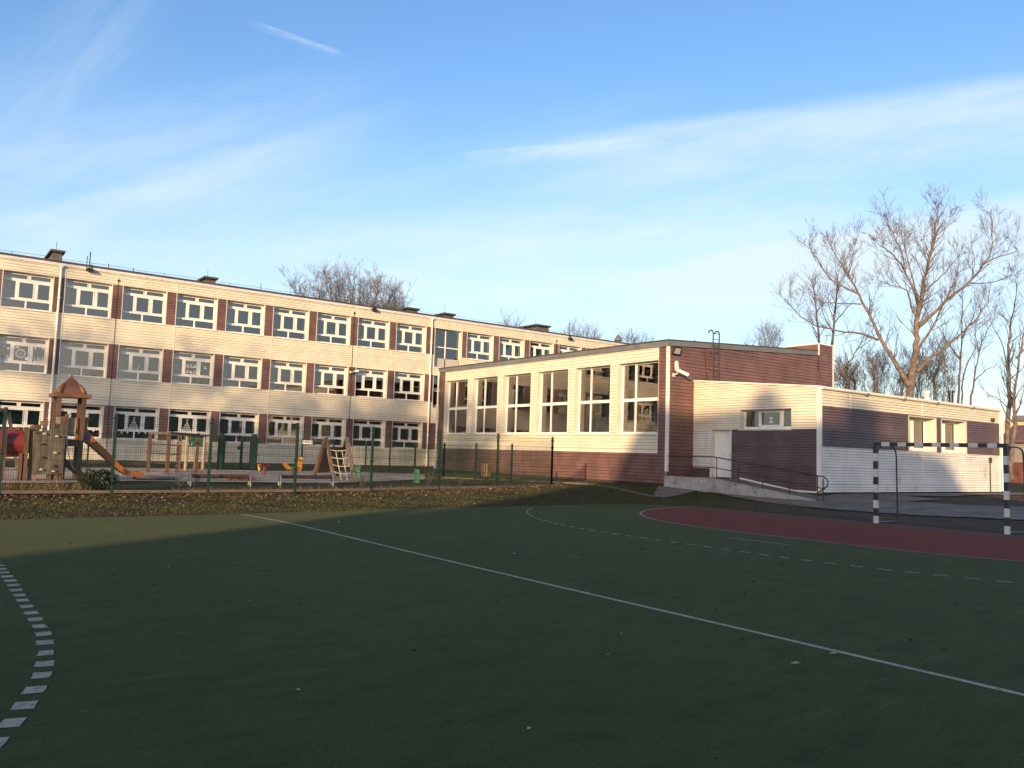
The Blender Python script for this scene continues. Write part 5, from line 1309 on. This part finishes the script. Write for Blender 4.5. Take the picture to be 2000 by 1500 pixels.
def limb_tree(label, base, limbs, dist, seed, cut=1., maxlev=2, twig=.012, up=.22, bark='bark', kids=(4, 6), dens=1.15, tw=1.0, gname='bare trees behind the buildings', dj=2.5, tl=1.0):
    """limbs: (pixel polyline, start width px, end width px); each limb gets its own depth drift"""
    rnd = random.Random(seed); t = thing('bare_tree', label, 'tree', base, gname); mbs = (MB(), MB())
    for li, (pl_2, w0, w1) in enumerate(limbs):
        dr0 = 0 if li == 0 else rnd.uniform(-dj, dj); P_ = []; n = len(pl_2)
        for i, (x, y) in enumerate(pl_2):
            if li and cut < 1 and i == n-1: x = pl_2[-2][0]+(x-pl_2[-2][0])*cut; y = pl_2[-2][1]+(y-pl_2[-2][1])*cut
            P_.append(at_dist(x, y, dist+dr0*(i/(n-1))**1.2*(1 if li else .4)+rnd.uniform(-.12, .12)))
        P2 = [];
        for i in range(n-1):
            for k in range(3): P2.append(P_[i].lerp(P_[i+1], k/3)+V((rnd.gauss(0, .035), rnd.gauss(0, .035), rnd.gauss(0, .03)))*(1 if k else 0))
        P2.append(P_[-1]); m_ = len(P2); s_ = dist*.93/F_PX
        rs = [max(twig, (w0+(w1-w0)*(i/(m_-1))**.8)*s_*.5) for i in range(m_)]
        mbs[0].tube(P2, rs, 8, False)
        tot = sum((P2[i+1]-P2[i]).length for i in range(m_-1)); nb = int(tot*dens*tw)
        for k in range(nb):
            tt = (.18 if li else .35)+(.82 if li else .65)*rnd.random()**.75; i = min(m_-2, int(tt*(m_-1))); b = P2[i].lerp(P2[i+1], rnd.random()); a = (P2[i+1]-P2[i]).normalized()
            o = a.orthogonal().normalized(); o.rotate(Matrix.Rotation(rnd.random()*6.283, 3, a)); nd = (a*.6+o*(.55+.55*rnd.random())+V((0, 0, .38))).normalized()
            grow(rnd, mbs, b, nd, (.7+2.5*rnd.random()**1.6)*(1.1-.45*tt)*tl, max(twig*1.3, min(.035, rs[i]*.42)), 1, maxlev, up, 5, twig, kids, .15, .85)
    part(mbs[0], 'trunk', M[bark], t, True)
    if mbs[1].v: part(mbs[1], 'crown', M['twig'], t)
    return t
def z2(l): return [(1450+x/3.571, 380+y/3.571) for x, y in l]
base = at_dist(1775, 905, 62.); base.z = GZ
big = [
 (z2([(1165, 1900), (1166, 1400), (1178, 1300), (1195, 1180), (1205, 1050), (1215, 930), (1240, 770), (1260, 640), (1290, 520), (1320, 380), (1345, 250), (1360, 130), (1362, 70)]), 17, 1),
 (z2([(1160, 1340), (1120, 1260), (1070, 1180), (1000, 1070), (950, 980), (900, 870), (830, 740), (790, 650), (730, 540), (660, 440), (625, 370), (605, 280)]), 11, .8),
 (z2([(950, 1015), (830, 970), (660, 950), (520, 920), (400, 850), (330, 760), (290, 680)]), 5, .6),
 (z2([(830, 765), (690, 760), (600, 755), (530, 740), (470, 700)]), 3.2, .5),
 (z2([(800, 690), (700, 640), (610, 590), (540, 480), (480, 390), (465, 355)]), 4, .5),
 (z2([(740, 560), (765, 470), (775, 400), (795, 260)]), 2.6, .5),
 (z2([(1232, 920), (1330, 830), (1420, 740), (1540, 650), (1640, 550), (1720, 440), (1745, 340), (1740, 180), (1735, 110)]), 7, .6),
 (z2([(1590, 615), (1680, 620), (1770, 605), (1860, 570), (1890, 530)]), 2.6, .5),
 (z2([(1680, 490), (1800, 430), (1900, 400), (1950, 375)]), 2.6, .5),
 (z2([(1212, 1235), (1290, 1160), (1420, 1060), (1540, 960), (1640, 860), (1700, 770), (1740, 700)]), 7, .7),
 (z2([(1228, 790), (1190, 650), (1130, 530), (1050, 420), (990, 370), (930, 330), (915, 275)]), 5, .6),
 (z2([(1140, 560), (1110, 400), (1060, 290), (1010, 180), (1010, 110)]), 3.6, .5),
 (z2([(1218, 880), (1170, 740), (1150, 670), (1060, 640), (950, 600), (920, 540)]), 4.5, .5),
 (z2([(1255, 690), (1330, 620), (1420, 540), (1500, 440), (1530, 380)]), 3.6, .5),
 (z2([(1225, 1090), (1310, 950), (1370, 830), (1420, 730), (1480, 600), (1520, 480)]), 5.5, .6),
 (z2([(1240, 780), (1160, 480), (1130, 330), (1130, 150)]), 3.5, .5),
 (z2([(1310, 420), (1270, 330), (1255, 250)]), 2, .5), (z2([(1330, 350), (1400, 280), (1450, 190), (1450, 100)]), 2.4, .5),
]
limb_tree('tallest bare tree, its pale forked trunk rising behind the annex', base, big, 62., 11, cut=.45, maxlev=3, twig=.0085, kids=(3, 5), dens=4.2, tl=.92, up=.22)
base = at_dist(1615, 900, 72.); base.z = GZ
limb_tree('bare tree with thin twin stems beyond the hall chimney', base, [
 (z2([(632, 1700), (625, 1050), (640, 900), (650, 760), (662, 640), (666, 480)]), 7, .7), (z2([(600, 1700), (535, 1035), (515, 800), (490, 640), (480, 560)]), 6, .7),
 (z2([(640, 900), (720, 800), (790, 720)]), 3, .5), (z2([(630, 960), (560, 820), (545, 700)]), 2.5, .5), (z2([(535, 1000), (480, 900), (440, 820)]), 2.2, .5), (z2([(640, 880), (600, 760), (600, 640)]), 2.2, .5)], 72., 12, bark='bark_dark', cut=.6, twig=.009, dens=3.4, kids=(3, 4), tl=.9)
base = at_dist(1660, 905, 54.); base.z = GZ
limb_tree('slanting bare tree between hall chimney and tallest tree', base, [
 (z2([(420, 1700), (635, 1300), (740, 1170), (800, 1080), (850, 980), (890, 900)]), 5, .6), (z2([(740, 1170), (700, 1050), (740, 970)]), 2, .5), (z2([(800, 1080), (900, 1010), (960, 940)]), 2, .5)], 54., 13, bark='bark_dark', twig=.009, dens=2.4, kids=(3, 4), tl=.8)
base = at_dist(1870, 905, 66.); base.z = GZ
limb_tree('slender bare tree with paired upright stems behind the annex vent pipes', base, [
 (z2([(1500, 1800), (1505, 1440), (1520, 1200), (1530, 980), (1535, 800), (1530, 680)]), 6, .6), (z2([(1540, 1500), (1530, 1350), (1560, 1200), (1620, 1080), (1680, 960)]), 4, .6),
 (z2([(1520, 1150), (1450, 1060), (1400, 960), (1380, 880)]), 2.5, .5), (z2([(1530, 1000), (1600, 880), (1640, 760)]), 2.5, .5)], 66., 14, bark='bark_dark', cut=.6, twig=.009, dens=3.4, kids=(3, 4), tl=.9)
base = at_dist(1900, 905, 70.); base.z = GZ
limb_tree('slender leaning bare tree left of the twin trunk tree at the right edge', base, [
 (z2([(1560, 1800), (1592, 1460), (1615, 1300), (1640, 1170), (1660, 1060), (1700, 960), (1760, 860)]), 5, .6), (z2([(1620, 1300), (1700, 1220), (1800, 1180)]), 2.4, .5), (z2([(1650, 1100), (1620, 980), (1640, 880)]), 2.2, .5)], 70., 15, bark='bark_dark', cut=.6, twig=.009, dens=3.4, kids=(3, 4), tl=.9)
base = at_dist(1968, 935, 50.); base.z = GZ
limb_tree('twin trunk bare tree at the right edge behind the goal', base, [
 ([(1963, 935), (1966, 870), (1970, 800), (1971, 740), (1970, 690), (1973, 640), (1982, 590), (1988, 540)], 12, .8), ([(1974, 935), (1977, 870), (1984, 820), (1981, 770), (1990, 700), (2003, 640), (2010, 580)], 10, .8),
 ([(1971, 740), (1960, 680), (1940, 640), (1930, 600)], 3, .5), ([(1984, 700), (2020, 660), (2040, 600)], 3.5, .6), ([(1970, 800), (1945, 775), (1925, 770)], 2, .4)], 50., 16, twig=.008, dens=3.2, kids=(3, 4), tl=.85)
base = at_dist(1700, 905, 78.); base.z = GZ
rnd = random.Random(21); sh = []
for k in range(30):
    x0_ = 1640+rnd.random()*150; x1_ = x0_+(x0_-1715)*.35+rnd.uniform(-14, 14); sh.append(([(x0_*.6+1705*.4, 905), (x0_, 800), (x0_*.5+x1_*.5+rnd.uniform(-4, 4), 750), (x1_, 690+rnd.random()*35+abs(x1_-1715)*.35)], 2.4, .5))
limb_tree('dense many stemmed bare thicket low behind the tallest trunk', base, sh, 78., 17, maxlev=3, twig=.010, dens=2.6, kids=(3, 4), bark='bark_dark', tl=.95)
base = at_dist(1830, 905, 84.); base.z = GZ
sh = []
for k in range(14):
    x0_ = 1790+rnd.random()*75; sh.append(([(x0_*.5+1830*.5, 905), (x0_, 800), (x0_+rnd.uniform(-12, 12), 740), (x0_+rnd.uniform(-22, 22), 680+rnd.random()*30)], 2.2, .5))
limb_tree('bare thicket between tallest trunk and the annex vent pipes', base, sh, 84., 18, maxlev=3, twig=.010, dens=2.6, kids=(3, 4), bark='bark_dark', tl=.95)
# tree beyond the school roof and the small crowns along it
base = at_dist(690, 880, 82.); base.z = GZ
sh = []; rnd = random.Random(31)
tips = [(566, 548), (580, 560), (600, 540), (612, 556), (622, 530), (632, 520), (640, 548), (652, 522), (654, 560), (668, 540), (682, 528), (692, 532), (705, 556), (715, 540), (728, 536), (742, 534), (748, 548), (760, 552), (770, 562), (782, 566), (794, 574), (798, 588), (780, 596)]
for x, y in tips:
    bx = 690+(x-690)*.45; sh.append(([(690+(x-690)*.1, 880), (690+(x-690)*.2, 720), (bx, 640), ((bx+x)/2+rnd.uniform(-4, 4), (640+y)/2+6), (x, y)], 5 if x % 2 == 0 else 3.5, .6))
limb_tree('wide leafless crown showing above the school roof', base, sh, 82., 19, maxlev=3, cut=.8, twig=.010, dens=3.6, kids=(3, 4), bark='bark_dark', tl=.95)
def crown_tips(label, px, dist, tips, seed, y0=720):
    base = at_dist(px, 890, dist); base.z = GZ; sh = []
    for x, y in tips: sh.append(([(px, 890), (px+(x-px)*.2, y0), ((px+x)/2, (y+y0)/2-10), (x, y)], 2.6, .5))
    limb_tree(label, base, sh, dist, seed, maxlev=2, cut=.75, twig=.010, dens=3., kids=(3, 4), bark='bark_dark', tl=.9)
crown_tips('small leafless crown above the school roof left of the long chimney', 1000, 95., [(986, 624), (995, 632), (1005, 628), (1018, 622), (972, 636)], 22)
crown_tips('leafless crown above the school roof right of the long chimney', 1138, 95., [(1100, 652), (1115, 636), (1125, 640), (1140, 638), (1152, 634), (1165, 644), (1175, 655)], 23)
crown_tips('small leafless crown just left of the hall roof corner', 1237, 100., [(1222, 660), (1232, 652), (1242, 654), (1252, 664), (1270, 668)], 24)
crown_tips('small leafless tree above the middle of the hall gable', 1501, 85., [(1480, 662), (1490, 648), (1500, 640), (1510, 650), (1520, 644), (1528, 660), (1450, 668)], 25)

# ------------------------------------------------------------------ buildings at the far right
xs_ = 78.
ya = on_x(1958, 900, xs_).y; yb_ = ya-40
t = thing('shed', 'low brown roofed shed with a red stained wall and grey shutters at the right edge', 'shed', (xs_, ya, GZ))
zr0, zr1 = on_x(1990, 860, xs_).z, on_x(1990, 832, xs_+2.5).z; zw = on_x(1990, 903, xs_).z
part(MB().box(xs_, xs_+.3, yb_, ya, GZ-.3, zw), 'lower_wall', M['plaster_red'], t)
part(MB().box(xs_+.1, xs_+8, yb_, ya, GZ-.3, zr0), 'wall', M['block_wall'], t)
mb = MB()
for k in range(26):
    y = ya-.6-k*1.5
    mb.box(xs_+.02, xs_+.1, y-.05, y+.05, zw, zr0)
for k in range(9): z = zw+(zr0-zw)*k/9; mb.box(xs_+.04, xs_+.1, yb_, ya-.6, z, z+.03)
part(mb, 'shutter', M['steel_grey'], t)
mb = MB().add([(xs_-.4, yb_, zr0-.05), (xs_-.4, ya+.3, zr0-.05), (xs_+3, ya+.3, zr1+.1), (xs_+3, yb_, zr1+.1), (xs_+8, ya+.3, zr1+.1), (xs_+8, yb_, zr1+.1), (xs_-.4, yb_, zr0-.15), (xs_-.4, ya+.3, zr0-.15)], ((0, 1, 2, 3), (3, 2, 4, 5), (6, 7, 1, 0)))
mb.box(xs_-.42, xs_-.36, yb_, ya+.3, zr0-.2, zr0-.04); part(mb, 'roof', M['roof_brown'], t)
xh = 104.; ya = on_x(1955, 820, xh).y
t = thing('house', 'cream rendered house with a flat grey roof behind the low shed', 'house', (xh, ya, GZ))
zt_, zu = on_x(1990, 822, xh).z, on_x(1990, 812, xh).z
part(MB().box(xh, xh+12, ya-30, ya, GZ-.3, zt_), 'wall', M['render_cream'], t)
part(MB().box(xh-.5, xh+12.5, ya-14-18, on_x(1980, 820, xh).y, zt_, zu), 'roof', M['fascia'], t)
for k in range(4): y = on_x(1988, 830, xh).y-1.2-k*5; part(MB().box(xh-.06, xh+.05, y-1.3, y+1.3, zt_-2.2, zt_-.55), 'window', M['plinth'], t)

# ------------------------------------------------------------------ unseen things behind the camera, set up for their shade and reflections
SH = V((cos(SAZ), sin(SAZ), 0)); SL = V((-sin(SAZ), cos(SAZ), 0)); TE = math.tan(SEL)
def sun_pt(l, a, v): p = SH*a+SL*l; return V((p.x, p.y, v-a*TE))          # a < 0: behind the camera; v: height of the shadow edge at the origin
AB = -52.
t = thing('shade_block', 'tall unseen apartment block added behind the photographer and shaped to shade the court', 'apartment block', sun_pt(-2.5, AB, 0)*1.0)  # unseen block, added and shaped to throw the shade on court and walls
t.location.z = 0; BASES[t.name] = t.location.copy()
def blk(l0, l1, v, name, mt, a0=AB, dp=11., zlo=-.5):
    P = [sun_pt(l0, a0, 0), sun_pt(l1, a0, 0), sun_pt(l1, a0-dp, 0), sun_pt(l0, a0-dp, 0)]; zt = v-a0*TE
    part(MB().prism([V((p.x, p.y, zlo)) for p in P], (0, 0, zt-zlo)), name, M[mt], t); return zt
blk(-8.0, 4.2, 8.25, 'wall', 'block_wall')
def gable(pts, name):
    P = [sun_pt(l, AB+.5, v) for l, v in pts]; part(MB().prism(P, SH*-9.), name, M['block_wall'], t)
gable([(3.85, 9.5), (4.2, 9.3), (4.9, 8.8), (5.4, 8.0), (6.2, 6.6), (8.3, 2.2), (8.5, -9.2), (3.85, -9.2)], 'shade_wing'); gable([(-7.95, 8.2), (-9.2, 6.7), (-9.7, 3.), (-9.8, -9.2), (-7.95, -9.2)], 'shade_wing')  # sloped ends follow the wanted shadow edge
z_ = 8.25-AB*TE
blk(-4.6, -3.2, 9.5, 'shade_box', 'block_wall', AB, 3., z_); blk(-1.1, 3.9, 9.15, 'shade_roof_box', 'block_wall', AB, 4., z_); blk(-.75, .25, 9.75, 'chimney', 'brick_grey', AB+.02, 1., z_)  # roof boxes shaped to the bumps in the shadow outline
for fl in range(5):
    for k in range(5):
        l = -8.+k*2.3; p = sun_pt(l, AB+.04, 0); q = sun_pt(l+1.3, AB+.04, 0); z0 = 1.2+fl*2.9
        part(MB().prism([V((p.x, p.y, z0)), V((q.x, q.y, z0)), V((q.x, q.y, z0+1.4)), V((p.x, p.y, z0+1.4))], SH*-.06), 'window', M['glass'] if False else M['pvc'], t)
def conifer(l, a, vtop, r, label, seed):  # unseen spruce, added to fill out the edge of the block's shadow
    c = sun_pt(l, a, 0); c.z = 0; h = vtop-a*TE; rnd = random.Random(seed); t2 = thing('shade_spruce', label, 'tree', c); mb = MB()
    part(MB().tube([c-V((0, 0, .3)), c+V((0, 0, h))], [.3, .02], 8), 'trunk', M['bark_dark'], t2)
    for k in range(4200):
        u = rnd.random()**1.3; z = .06*h+.93*h*u; rr = r*(1-u)**.85*(.3+.7*rnd.random()**.5)*(1+.12*sin(z*5)); a_ = rnd.random()*6.283; p = c+V((rr*cos(a_), rr*sin(a_), z-.15*rr)); s = .22+.2*rnd.random()
        o = V((cos(a_), sin(a_), -.35)).normalized(); w_ = V((-sin(a_), cos(a_), rnd.uniform(-.4, .4))); mb.add([p-w_*s*.5, p+o*s, p+w_*s*.5, p-o*s*.6], [(0, 1, 2, 3)])
    part(mb, 'crown', M['conifer_l'], t2)
conifer(8.4, AB+4, 3.4, 2.2, 'dense unseen spruce tree added beside the apartment block to soften its shadow', 41)
conifer(-10.6, AB+2, 4.5, 1.4, 'narrow unseen spruce tree added at the other corner of the apartment block', 42)
def shade_tree(l, a, vtop, r, seed, label, maxlev=4, n=13, tw=.034):
    c = sun_pt(l, a, 0); c.z = 0; h = vtop+1.2-a*TE; rnd = random.Random(seed); t2 = thing('bare_tree', label, 'tree', c, 'bare trees behind the photographer'); mbs = (MB(), MB())
    th = h*.66; mbs[0].tube([c-V((0, 0, .3)), c+V((0, 0, th*.6)), c+V((.1, .05, th))], [.3, .24, .2], 8, False)
    for k in range(n):
        a_ = 6.283*k/n+rnd.uniform(-.3, .3); el = .7+.9*rnd.random(); d_ = V((cos(a_)*r/h, sin(a_)*r/h, el*.8)).normalized()
        grow(rnd, mbs, c+V((.08, .04, th*(.75+.25*rnd.random()))), d_, (h-th)*(.85+.3*rnd.random()), .10, 0, maxlev, .06, 6, tw, (4, 6), .13, .8)
    part(mbs[0], 'trunk', M['bark'], t2, True); part(mbs[1], 'crown', M['twig'], t2)
shade_tree(17., -42., 10.6, 6., 51, 'bare tree nearest the court behind the photographer', 3)
shade_tree(25., -50., 11.2, 6.5, 52, 'second bare tree in the row behind the photographer', 3)
shade_tree(34., -46., 11.0, 7., 53, 'third bare tree in the row behind the photographer', 3)
shade_tree(30., -36., 9.6, 6., 54, 'shorter bare tree left of the court', 3)
shade_tree(43., -44., 10.6, 7., 55, 'last bare tree in the row behind the photographer', 3)

t = thing('terrace', 'long grey terrace with a brown roof, unseen, added behind the photographer to darken window reflections', 'terrace', (30, -66, 0))  # unseen, added so the lower school windows reflect something dark
part(MB().box(-22, 112, -76, -66, -.5, 7.2), 'wall', M['block_wall'], t)
part(MB().prism([(-23, -65.4, 7.1), (-23, -76.6, 7.1), (-23, -71, 10.4)], (136, 0, 0)), 'roof', M['roof_brown'], t)
for k in range(22):
    for z0 in (1.1, 4.1): part(MB().box(-19+k*6, -17.2+k*6, -66.06, -65.98, z0, z0+1.5), 'window', M['plinth'], t)
for k, (x, y) in enumerate(((14, -52), (27, -56), (40, -50), (57, -55), (76, -52))):
    c = V((x, y, 0)); rnd = random.Random(90+k); t2 = thing('bare_tree', ('first', 'second', 'third', 'fourth', 'fifth')[k]+' bare tree before the long terrace behind the photographer', 'tree', c, 'bare trees before the terrace'); mbs = (MB(), MB()); h = 9.+3*rnd.random()
    mbs[0].tube([c-V((0, 0, .3)), c+V((0, 0, h*.2)), c+V((.1, .05, h*.35))], [.26, .2, .16], 8, False)
    for j in range(8): a_ = .785*j+rnd.uniform(-.3, .3); grow(rnd, mbs, c+V((.08, .04, h*(.22+.12*rnd.random()))), V((.6*cos(a_), .6*sin(a_), .8)).normalized(), h*.62*(.8+.3*rnd.random()), .1, 0, 3, .1, 6, .025, (4, 5), .13, .7)
    part(mbs[0], 'trunk', M['bark_dark'], t2, True); part(mbs[1], 'crown', M['twig'], t2)

# ------------------------------------------------------------------ grass, dry grass, fallen leaves, crumbs on the court
def blades(name, n, region, h0, h1, w, mt, seed, lean=.5, dens=None):
    rnd = random.Random(seed); mb = MB(); k = 0
    while k < n:
        x, y = region(rnd)
        if dens and rnd.random() > dens(x, y): continue
        k += 1; z = terr(x, y)+.002; h = h0+(h1-h0)*rnd.random()**2; a = rnd.random()*6.283; l = lean*h*rnd.random(); b = rnd.random()*6.283; dx, dy = cos(a)*w/2, sin(a)*w/2
        mb.v += [V((x-dx, y-dy, z)), V((x+dx, y+dy, z)), V((x+cos(b)*l, y+sin(b)*l, z+h))]; o = len(mb.v); mb.f.append((o-3, o-2, o-1)); mb.mi.append(0)
    return struct(mb, name, M[mt], 'stuff')
def fence_y(x):
    for i in range(len(FP)-1):
        if FP[i].x <= x <= FP[i+1].x: t_ = (x-FP[i].x)/(FP[i+1].x-FP[i].x); return FP[i].y+(FP[i+1].y-FP[i].y)*t_
    return FP[-1].y if x > FP[-1].x else FP[0].y
def strip_reg(rnd):
    x = rnd.uniform(-2, 25); e = edge_y(min(x, 20)); y = rnd.uniform(e+.02+.07*sin(x*2.1)+.06*sin(x*5.3+1), fence_y(x)+.9 if x < 21 else 24.5); return x, y
clump = lambda x, y: max(.06, min(1, .55+.45*sin(x*1.3+y*.7)*sin(y*1.9-x*.6)+.3*sin(x*3.1+y*4.3)))
blades('grass', 52000, strip_reg, .02, .065, .014, 'grass_blades', 61, .8, clump)
blades('grass', 9000, lambda r: (r.uniform(20.6, 24.5), r.uniform(15., 24)), .02, .06, .016, 'grass_blades', 62, .8, lambda x, y: clump(x, y)*(.9 if y > 17.5 else .35))
blades('tall_grass', 5200, lambda r: (lambda x: (x, fence_y(x)+r.uniform(.08, .75)))(r.uniform(-1.5, 3.45)), .08, .36, .012, 'dry_blades', 63, .7)
blades('tall_grass', 2600, lambda r: (lambda x: (x, fence_y(x)+r.uniform(.08, .9)))(r.uniform(5.5, 15.)), .04, .20, .010, 'dry_blades', 64, .8)
blades('grass', 7000, lambda r: (r.uniform(17, 24.2), r.uniform(25.5, 38)), .03, .08, .02, 'grass_blades', 65, .7, lambda x, y: clump(x, y) if x > SP[-1].x-6 else 0)
rnd = random.Random(71); mb = MB()
def leaf(p, s):
    a = rnd.random()*6.283; u = V((cos(a), sin(a), rnd.uniform(-.35, .35))); v = V((-sin(a), cos(a), rnd.uniform(-.5, .5))); f = rnd.uniform(.1, .6)*s
    mb.add([p-u*s, p-u*s*.1+v*s*.65+V((0, 0, f)), p+u*s, p-u*s*.1-v*s*.65+V((0, 0, f*.6))], [(0, 1, 2), (0, 2, 3)])
for k in range(6000):
    x = rnd.uniform(-1.5, 21); fy = fence_y(x); y = fy-abs(rnd.gauss(0, .75))+.25 if rnd.random() < .88 else rnd.uniform(edge_y(x)+.1, fy)
    if y < edge_y(x)+.1: continue
    leaf(V((x, y, terr(x, y)+.025)), .018+.03*rnd.random())
for k in range(2600):
    x = rnd.uniform(-1.5, 21); y = fence_y(x)+abs(rnd.gauss(0, .6)); leaf(V((x, y, terr(x, y)+.03)), .018+.03*rnd.random())
for k in range(500):
    x = rnd.uniform(25.0, 25.7); y = rnd.uniform(24.5, 42); leaf(V((25.68-abs(rnd.gauss(0, .22)), y, terr(x, y)+.03)), .02+.03*rnd.random())
struct(mb, 'fallen_leaves', M['leaves'], 'stuff')
mb = MB(); rnd = random.Random(72)
for k in range(420):
    d = 2.2+15*rnd.random()**.9; a = YAW+rnd.uniform(-.62, .62); x, y = d*cos(a), d*sin(a)
    if x > 19.5 or y > 17.2: continue
    s = .003+.009*rnd.random()**3*(1+d*.08); p = V((x, y, .008)); e = rnd.random()*6.283
    mb.add([p+V((cos(e)*s*2, sin(e)*s*2, 0)), p+V((-sin(e)*s, cos(e)*s, s*.6)), p-V((cos(e)*s*1.6, sin(e)*s*1.6, 0)), p+V((sin(e)*s, -cos(e)*s, s*.4))], [(0, 1, 2, 3)], 0 if rnd.random() < .94 else 1)
o = struct(mb, 'crumbs', [M['asphalt_bits'], M['rope']], 'stuff')
